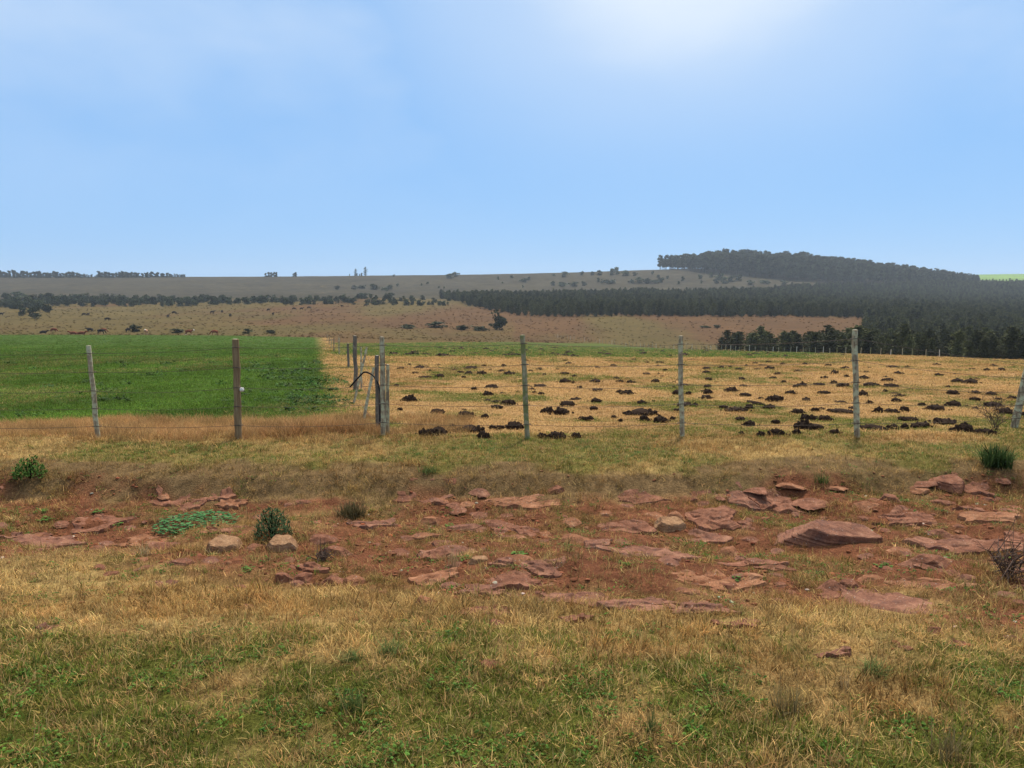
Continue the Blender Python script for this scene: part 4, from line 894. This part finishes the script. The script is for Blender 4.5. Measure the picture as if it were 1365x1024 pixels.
cow(98, 446.5, 'lie', M_CRED, None, 185, 'red cow lying close by the standing black cow'); cow(109, 446.5, 'lie', M_CRED, None, 5, 'second red cow lying beside the first one')
cow(120, 443.5, 'stand', M_CBLK, None, 180, 'large black cow standing broadside above the crop edge'); cow(135, 445.5, 'graze', M_CBLK, None, 20, 'dark cow grazing between the standing black cow and the shrub'); cow(138, 444, 'graze', M_CRED, None, 10, 'red cow grazing right behind the dark one')
cow(171, 443.5, 'stand', M_CBLK, None, 75, 'black cow standing against the dark green shrub, seen from behind')
cow(195, 446, 'stand', M_CTAN, M_CWHT, -80, 'tan cow with white face looking towards the fence')
cow(252, 446.5, 'stand', M_CRED, M_CWHT, 5, 'red cow with white face standing broadside'); cow(286, 447, 'graze', M_CRED, None, 180, 'red cow grazing near the last low shrub of the crop edge')
for j, (u, v) in enumerate([(2,421),(112,421.5),(117.5,421.5),(143,428),(224,424),(232,419),(283,418.5),(296,417.5),(307,423),(358,415),(364,421),(392,413.5),(402,413.5),(412,412),(456,410),(487,409)]):
    cow(u, v, 'graze' if j % 2 else 'stand', M_CBLK, None, random.choice((0, 180, 30, 150, 90)), 'distant black cow out in the olive grassland', 'distant black cattle', 1.1)

# ------------------------------------------------------------------ plants by the road
def plant(name, u, v, wpx, hpx, mesh, label, cat='plant', group=None, stems=0, m_stem=None):
    b = gp(u, v); sc_ = math.hypot(b.y, CZ-b.z)/F; W_ = wpx*sc_; H_ = hpx*sc_
    r = link(name, None, None, b, (0, 0, random.uniform(0, 6.28))); tag(r, label, cat, group)
    link('foliage', mesh, r, (0, 0, 0), (0, 0, 0), (W_, W_, H_))
    if stems:
        V, Fc = [], []
        for q in range(stems):
            a = random.uniform(0, 6.28); rr = random.uniform(0.05, 0.36)*W_; v1, f1 = tube([(0, 0, -0.03), (rr*.5*math.cos(a), rr*.5*math.sin(a), H_*0.45), (rr*math.cos(a), rr*math.sin(a), H_*random.uniform(0.7, 0.95))], [0.006, 0.004, 0.002], 5, True)
            k = len(V); V += v1; Fc += [tuple(i+k for i in f_) for f_ in f1]
        link('stem', mesh_np('stem', V, Fc, [m_stem or M_TWIG]), r)
    return r
B_SP = lambda s, m, n=240, c=0.25: blades('foliage', int(n*0.6), 0.35, 1.05, 0.011, 0.34, 0.42, s, m, 3, c+0.25)
B_DENSE = lambda s, m: leaves('foliage', 420, 0.17, 0.030, 0.5, 0.95, s, m, (0.7, 1.9))
plant('shrub', 1328, 622, 52, 31, blades('foliage', 520, 0.55, 1.08, 0.013, 0.30, 0.42, 1, M_BUSHD, 3, 0.2), 'dense dark green broom-like shrub on the bank near the leaning post', 'shrub', None, 12)
plant('shrub', 40, 638, 38, 30, B_DENSE(2, M_BUSHG), 'fresh green leafy shrub on the bank beyond the left outcrop', 'shrub', None, 10)
plant('shrub', 364, 718, 46, 40, leaves('foliage', 620, 0.15, 0.018, 0.5, 1.0, 3, M_BUSHB, (0.7, 2.0)), 'feathery blue-green bush behind the tan boulders', 'shrub', None, 12)
plant('weed_mat', 262, 699, 104, 13, leaves('foliage', 620, 0.075, 0.019, 0.5, 0.9, 4, M_MAT, (0.2, 1.9), (0.45, 1.6)), 'low mat of bright teal-green weed leaves on red soil', 'weed')
plant('grass_tuft', 468, 690, 42, 27, B_SP(5, leaf_mat('rush', (0.105,0.085,0.038), 0.1), 700), 'dark brown-green rush tuft on the bare slope', 'tuft')
plant('grass_tuft', 604, 757, 24, 40, B_SP(6, M_STRAWT, 90, 0.12), 'tall thin straw tuft beside the dark slab edge', 'tuft')
plant('grass_tuft', 192, 741, 34, 22, B_SP(7, M_STRAWT, 90, 0.3), 'pale straw tuft right of the long outcrop', 'tuft')
plant('grass_tuft', 1168, 898, 48, 20, B_SP(8, M_GRT, 300, 0.5), 'fresh green grass tuft below the largest flat slab', 'tuft')
plant('grass_tuft', 1048, 950, 46, 50, B_SP(9, M_BRT, 170), 'brownish upright tuft in the verge grass', 'tuft'); plant('grass_tuft', 1125, 922, 24, 36, B_SP(10, M_STRAWT, 90), 'small straw tuft with loose stalks lying beside it', 'tuft')
plant('grass_tuft', 1265, 1010, 52, 54, B_SP(11, M_BRT, 190), 'dull brown-green tuft low in the right verge', 'tuft'); plant('grass_tuft', 868, 975, 34, 40, B_SP(12, M_GRT, 140), 'thin green-yellow tuft of upright blades in the verge', 'tuft')
plant('grass_tuft', 468, 945, 40, 34, B_SP(13, M_GRT, 220), 'dark green grass clump in the left verge', 'tuft'); plant('grass_tuft', 470, 880, 40, 20, B_SP(18, M_GRT, 220, 0.5), 'bright green clump at the edge of the straw band', 'tuft'); plant('grass_tuft', 520, 872, 44, 22, B_SP(19, M_GRT, 240, 0.5), 'green clump beside the bright green clump', 'tuft')
plant('grass_tuft', 570, 640-10, 30, 14, B_SP(20, M_GRT, 200, 0.5), 'green tuft hanging on the edge of the bank', 'tuft')
plant('grass_tuft', 1095, 644, 24, 18, B_SP(21, M_GRT, 200, 0.5), 'yellow-green tuft under the bank edge', 'tuft')
for (u, v, a) in [(57,682,22),(132,683,18),(60,694,22),(155,700,24),(598,702,16),(1205,668,16),(290,688,18),(330,760,20),(1178,755,26),(985,772,20),(45,776,16),(830,752,14),(620,745,22),(690,740,30)]:
    plant('weed', u, v, a, 6, leaves('foliage', 26, 0.24, 0.09, 0.4, 0.7, int(u), M_BUSHG, (0.3, 1.2)), 'small bright green rosette weed on the bare ditch floor', 'weed', 'rosette weeds in the ditch')
def twig_bush(u, v, wpx, hpx, seed, label, n=46):
    b = gp(u, v); sc_ = math.hypot(b.y, CZ-b.z)/F; W_ = wpx*sc_; H_ = hpx*sc_; rg = np.random.default_rng(seed); V, Fc = [], []
    for q in range(n):
        a = rg.uniform(0, 6.28); rr = W_*0.5*rg.uniform(0.2, 1); p0 = Vector((rg.normal(0, .02), rg.normal(0, .02), 0)); p2 = Vector((rr*math.cos(a), rr*math.sin(a)*0.7, H_*rg.uniform(0.4, 1))); p1 = p0.lerp(p2, 0.5)+Vector((rg.normal(0, .03), rg.normal(0, .03), 0.03))
        ps = [(p0, p1, p2)]
        for _ in range(3):
            t = rg.uniform(0.3, 0.9); s = p1.lerp(p2, t); ps.append((s, s+Vector(rg.normal(0, 0.10*W_, 3)).lerp(Vector((0, 0, 0)), .3), s+Vector(rg.normal(0, 0.22*W_, 3))))
        for tr in ps:
            v1, f1 = tube(tr, [0.0035, 0.0028, 0.0014], 4, False); k = len(V); V += v1; Fc += [tuple(i+k for i in f_) for f_ in f1]
    bvv = np.repeat(rg.uniform(0.6, 1.4, (len(V)//12+1)), 12)[:len(V)]
    me = mesh_np('twig_bush', V, Fc, [M_TWIG], attrs={'bv': ('FLOAT_COLOR', 'POINT', np.stack([bvv]*3+[np.ones(len(V))], 1))})
    tag(link('twig_bush', me, None, b), label, 'shrub')
twig_bush(1345, 772, 80, 40, 31, 'dry dark twiggy bush right of the wedge-shaped stone', 24); twig_bush(1325, 574, 66, 42, 32, 'bare reddish twiggy weed beside the leaning post', 16)
twig_bush(428, 748, 34, 9, 33, 'flat grey tangle of dead twigs right of the pale tan boulder', 14)

# ------------------------------------------------------------------ grass and litter (uncountable)
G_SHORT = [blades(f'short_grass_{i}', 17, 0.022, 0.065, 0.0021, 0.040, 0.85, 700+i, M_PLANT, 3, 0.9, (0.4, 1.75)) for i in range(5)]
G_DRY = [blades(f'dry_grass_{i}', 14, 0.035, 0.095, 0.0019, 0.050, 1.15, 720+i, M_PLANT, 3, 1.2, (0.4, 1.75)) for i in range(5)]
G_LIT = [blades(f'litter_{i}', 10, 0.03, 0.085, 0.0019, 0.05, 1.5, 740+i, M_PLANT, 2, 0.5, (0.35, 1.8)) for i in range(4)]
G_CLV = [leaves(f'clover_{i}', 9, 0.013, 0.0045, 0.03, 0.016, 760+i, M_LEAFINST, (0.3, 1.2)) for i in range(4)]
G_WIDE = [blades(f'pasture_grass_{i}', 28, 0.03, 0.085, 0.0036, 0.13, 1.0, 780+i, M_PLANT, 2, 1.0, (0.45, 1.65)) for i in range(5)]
G_TALL = [blades(f'tall_dry_grass_{i}', 34, 0.12, 0.34, 0.0026, 0.12, 0.5, 800+i, M_PLANT, 3, 0.9) for i in range(5)]
G_TUSS = [blades(f'tussock_{i}', 30, 0.35, 0.95, 0.035, 0.45, 0.55, 820+i, M_PLANT, 2, 0.5, (0.75, 1.2)) for i in range(4)]
G_WEED = [leaves(f'broad_weed_{i}', 22, 0.22, 0.055, 0.30, 0.26, 840+i, M_LEAFINST, (0.2, 1.3)) for i in range(4)]
def put(x, y, sink=0.0): return np.stack([x, y, hz(x, y)-sink], 1)
def rots(n, t=0.15): return np.stack([rng.normal(0, t, n), rng.normal(0, t, n), rng.uniform(0, 6.283, n)], 1)
def tinted(base, n, v=0.25, hue=0.10):
    c = np.asarray(base)*np.ones((n, 3))*rng.uniform(1-v, 1+v, (n, 1)); return c*(1+rng.normal(0, hue, (n, 3))*np.array([1, 0.5, 0.8]))
def rand_area(n, y0, y1, pw=1.0):
    y = y0+(y1-y0)*rng.uniform(size=n)**pw; half = 1.3+0.78*y; x = rng.uniform(-1, 1, n)*half; return x, y
def area_n(y0, y1, dens): return int(((1.3+0.78*y1)+(1.3+0.78*y0))*(y1-y0)*dens)
# verge, ditch and bank
n_ = area_n(2.0, 9.9, 950); y = np.concatenate([np.sqrt(rng.uniform(2.0**2, 9.9**2, n_)), np.sqrt(rng.uniform(2.0**2, 4.6**2, n_//5))]); n_ = len(y); x = rng.uniform(-1, 1, n_)*(1.3+0.78*y)
W_ = cover(x, y); u_ = rng.uniform(size=n_); free = off_rock(x, y, 0.86)
thin = 1-0.40*sstep(4.5, 9, y)
pg = (W_['green']*0.95)*thin; clump = sstep(0.44, 0.60, fbm(x, y, 0.28, 68, 3)); inD = W_['soil']+W_['dark']
ps = (W_['straw']*0.70+W_['tan']*0.9+(W_['dark']*0.85+W_['soil']*0.44)*clump+0.02*inD)*thin
sel = free & (u_ < pg); nS = sel.sum(); dry = rng.uniform(size=nS) < 0.34
tint = np.where(dry[:, None], tinted(C_STRAW*0.85, nS), tinted(C_GREEN*1.08, nS, 0.35, 0.14)); big = fbm(x[sel], y[sel], 0.35, 61, 3)
s_ = (0.38+0.8*big)*rng.uniform(0.7, 1.3, nS); tint = tint*(0.45+1.1*fbm(x[sel], y[sel], 0.14, 92, 3))[:, None]  # clump-sized tint mottling paints in the dark shadows among the turf
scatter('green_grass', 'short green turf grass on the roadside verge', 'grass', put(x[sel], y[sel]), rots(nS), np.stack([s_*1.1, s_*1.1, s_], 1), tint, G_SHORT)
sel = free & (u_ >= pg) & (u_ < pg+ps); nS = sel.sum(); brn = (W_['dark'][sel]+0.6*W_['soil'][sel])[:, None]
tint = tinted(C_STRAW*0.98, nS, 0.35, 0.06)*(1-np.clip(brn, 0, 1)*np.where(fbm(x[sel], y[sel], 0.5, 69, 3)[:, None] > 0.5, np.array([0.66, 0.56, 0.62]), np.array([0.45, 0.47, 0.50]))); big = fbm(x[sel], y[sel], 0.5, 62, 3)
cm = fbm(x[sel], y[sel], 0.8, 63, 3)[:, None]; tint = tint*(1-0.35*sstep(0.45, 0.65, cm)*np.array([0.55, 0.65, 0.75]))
s_ = (0.38+0.85*big)*rng.uniform(0.7, 1.3, nS); tint = tint*(0.42+1.12*fbm(x[sel], y[sel], 0.16, 93, 3))[:, None]*np.where(fbm(x[sel], y[sel], 0.6, 94, 3)[:, None] > 0.55, np.array([0.80, 0.72, 0.66]), np.ones(3))  # shade between dry clumps painted into the tint; some patches also browner
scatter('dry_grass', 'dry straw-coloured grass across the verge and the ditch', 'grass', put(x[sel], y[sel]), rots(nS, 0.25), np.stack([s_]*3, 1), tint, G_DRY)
sel = free & (rng.uniform(size=n_) < (0.10*W_['soil']+0.20*W_['dark']+0.12*W_['straw']+0.10*W_['green'])); nS = sel.sum()
s_ = rng.uniform(0.5, 1.3, nS)
scatter('grass_litter', 'flattened dead stalks lying on the soil', 'litter', put(x[sel], y[sel], -0.004), rots(nS, 0.1), np.stack([s_]*3, 1), tinted(C_STRAW*0.75, nS, 0.45, 0.06), G_LIT)
cl_ = fbm(x, y, 0.3, 64, 3); sel = free & (cl_ > 0.57) & (rng.uniform(size=n_) < (0.26*W_['green']+0.05*W_['straw']+0.08*W_['soil'])); nS = sel.sum(); s_ = rng.uniform(0.6, 1.7, nS)
scatter('clover', 'small clover-like leaves among the turf', 'weeds', put(x[sel], y[sel]), rots(nS, 0.15), np.stack([s_]*3, 1), tinted((0.070, 0.130, 0.020), nS, 0.3), G_CLV)
G_STK = [blades(f'stalk_{i}', 4, 0.08, 0.20, 0.0014, 0.05, 1.1, 880+i, M_PLANT, 3, 0.7, (0.8, 1.4)) for i in range(4)]
sel = free & (rng.uniform(size=n_) < 0.022*(W_['green']+W_['straw'])); nS = sel.sum(); s_ = rng.uniform(0.5, 1.1, nS)
scatter('straw_stalks', 'long loose straw stalks sticking out of the verge grass', 'straw', put(x[sel], y[sel]), rots(nS, 0.2), np.stack([s_]*3, 1), tinted(C_STRAW*1.15, nS, 0.3, 0.05), G_STK)
# gravel on the ditch floor
PEB = []
for i in range(4):
    v, f = ICO[2]; rg = np.random.default_rng(860+i); p = v*np.array([1, rg.uniform(0.6, 1), rg.uniform(0.3, 0.6)])*(1+0.5*(fbm3(v*1.0+i*7, 0.9, 870+i, 2)-0.5))[:, None]; PEB.append(mesh_np(f'pebble_{i}', p, f, []))
mg, t, b_ = mat('gravel_stone'); a_ = N(t, 'ShaderNodeAttribute', attribute_name='tint'); a_.attribute_type = 'INSTANCER'; t.links.new(a_.outputs['Color'], b_.inputs['Base Color'])
for p in PEB: p.materials.append(mg)
n_ = 26000; x, y = rand_area(n_, 3.6, 8.0); W_ = cover(x, y); sel = rng.uniform(size=n_) < np.clip(W_['soil']*0.8+W_['dark']*0.3, 0, 1)*sstep(0.35, 0.6, fbm(x, y, 0.8, 65, 3)); x, y = x[sel], y[sel]; nS = len(x)
s_ = 0.004+0.020*rng.uniform(size=nS)**4; pale = rng.uniform(size=nS) < 0.02
tint = np.where(pale[:, None], tinted((0.40, 0.32, 0.24), nS), tinted(C_SOIL*1.25, nS, 0.35, 0.08))
scatter('gravel', 'scattered red sandstone chips on the bare ditch floor', 'gravel', put(x, y, -0.001), rots(nS, 0.3), np.stack([s_]*3, 1), tint, PEB)
# dry long grass along the left fence line and the gate
n_ = 9000; x = rng.uniform(-11, -0.6, n_); y = rng.uniform(9.2, 12.6, n_); W_ = cover(x, y)
sel = rng.uniform(size=n_) < np.clip(W_['tan']*1.0+0.15*W_['straw'], 0, 1); x, y = x[sel], y[sel]; nS = len(x)
lump = fbm(x, y, 0.8, 66, 3); gate_ = np.exp(-((x+2.3)/0.9)**2-((y-10.0)/0.8)**2); s_ = (0.3+0.7*lump)*rng.uniform(0.7, 1.2, nS)*(0.8+0.6*gate_)
c = tinted(C_TAN*0.45+C_STRAW*0.48, nS, 0.3, 0.06)*(1-0.35*gate_[:, None]*np.array([0.8, 1, 1]))*(1-0.3*sstep(0.5, 0.7, fbm(x, y, 0.6, 67, 2))[:, None])
scatter('long_dry_grass', 'long tan grass standing under the fence beside the crop', 'grass', put(x, y, 0.01), rots(nS, 0.15), np.stack([s_*1.1, s_*1.1, s_*0.8], 1), c, G_TALL)
# fields beyond the fence
def field(name, label, y0, y1, n_, keyprob, colf, protos, s0, s1, seed, zk=1.0):
    y = np.exp(rng.uniform(math.log(y0), math.log(y1), n_)); x = rng.uniform(-1, 1, n_)*(1.5+0.76*y); W_ = cover(x, y)
    sel = rng.uniform(size=n_) < keyprob(W_, x, y); x, y = x[sel], y[sel]; nS = len(x); W_ = {k: (v[sel] if k[0] != '_' else v) for k, v in W_.items()}
    s_ = (s0+(s1-s0)*sstep(math.log(y0), math.log(y1), np.log(y)))*rng.uniform(0.6, 1.3, nS)
    scatter(name, label, 'grass', put(x, y, 0.005), rots(nS, 0.12), np.stack([s_*1.2, s_*1.2, s_*zk], 1), colf(W_, x, y, nS), protos)
def c_past(W_, x, y, n_):
    g = (W_['green']+W_['crop'])[:, None]; c = tinted(C_STRAW*0.75+C_TAN*0.2, n_, 0.28, 0.05)*(1-0.35*sstep(0.5, 0.68, fbm(x, y*0.5, 3.0, 71, 3))[:, None]*np.array([0.7, 0.8, 0.9]))
    r_ = rng.uniform(size=(n_, 1)); return np.where(r_ < g*0.85, tinted(np.where(W_['crop'][:, None] > 0.2, C_CROP*1.1, C_GREEN*1.05), n_, 0.3), c)
field('pasture_grass', 'cropped straw-coloured grass of the mounded pasture', 9.6, 210, 170000, lambda W, x, y: np.clip(W['straw']+W['tan']*(x > side_x(y)-1.5)+W['green']+W['crop']*(x > side_x(y)), 0, 1), c_past, G_WIDE, 0.7, 3.4, 72, 0.62)
def c_crop(W_, x, y, n_):
    br = sstep(0.46, 0.62, fbm(x, y*0.4, 3.5, 73, 4))[:, None]*0.95*(1-0.7*sstep(60, 110, y))[:, None]; c = tinted(C_CROP*1.1, n_, 0.28, 0.10); r_ = rng.uniform(size=(n_, 1))
    return np.where(r_ < br*0.5, tinted(np.array([0.17, 0.145, 0.045]), n_, 0.35), c)*(0.50+1.0*fbm(x, y*0.45, 1.8, 79, 4))[:, None]*(0.75+0.5*fbm(x, y*0.2, 9.0, 80, 3))[:, None]
field('crop_grass', 'bright green young crop filling the left field', 11, 204, 130000, lambda W, x, y: np.clip(W['crop'], 0, 1)*(x < side_x(y)+0.5), c_crop, G_WIDE, 0.9, 3.0, 74, 0.8)
def p_weed(W, x, y):
    d_ = np.exp(-((x-side_x(y)+0.2+0.03*y)/(0.4+0.05*y))**2)*sstep(12.5, 15, y)*(1-sstep(34, 48, y))
    return W['crop']*np.clip(0.55*d_*sstep(0.40, 0.62, fbm(x, y, 1.3, 75, 3))+0.25*sstep(0.70, 0.78, fbm(x, y, 1.4, 76, 3)), 0, 1)
field('broadleaf_weeds', 'dark broad-leaved weeds clumped in the crop along the side fence', 12, 60, 26000, p_weed, lambda W, x, y, n_: tinted((0.046, 0.088, 0.014), n_, 0.45), G_WEED, 0.28, 0.6, 77)
def p_tuss(W, x, y): return np.clip((W['olive']*0.7+W['brown']*0.9), 0, 1)
field('rough_grass', 'rough tussocky brown grass of the valley', 206, 660, 7000, p_tuss, lambda W, x, y, n_: 0.62*(tinted(C_OLIVE, n_, 0.14, 0.03)*W['olive'][:, None]+tinted(C_BROWN, n_, 0.14, 0.03)*(1-W['olive'][:, None])), G_TUSS, 0.7, 1.2, 78, 0.7)

# ------------------------------------------------------------------ air
hb_ = bpy.data.meshes.new('haze'); bm = bmesh.new(); bmesh.ops.create_cube(bm, size=1.0); bm.to_mesh(hb_); bm.free()
mh = bpy.data.materials.new('hazy_air'); mh.use_nodes = True; t = mh.node_tree; t.nodes.clear(); o_ = N(t, 'ShaderNodeOutputMaterial'); pv = N(t, 'ShaderNodeVolumePrincipled')
pv.inputs['Color'].default_value = (0.80, 0.90, 1.0, 1); pv.inputs['Density'].default_value = 0.00012; pv.inputs['Anisotropy'].default_value = 0.25
t.links.new(pv.outputs[0], o_.inputs['Volume']); hb_.materials.append(mh)
allz = hz(np.repeat(np.linspace(-3400, 3400, 60), 60), np.tile(np.linspace(5, 3100, 60), 60))
z0, z1 = float(allz.min())-8, max(float(allz.max())+30, 120)
ho = link('haze', hb_, None, (0, 1540, (z0+z1)/2), (0, 0, 0), (7000, 3240, z1-z0)); tag(ho, 'thin bluish air that fades the far hills', 'haze', kind='stuff')
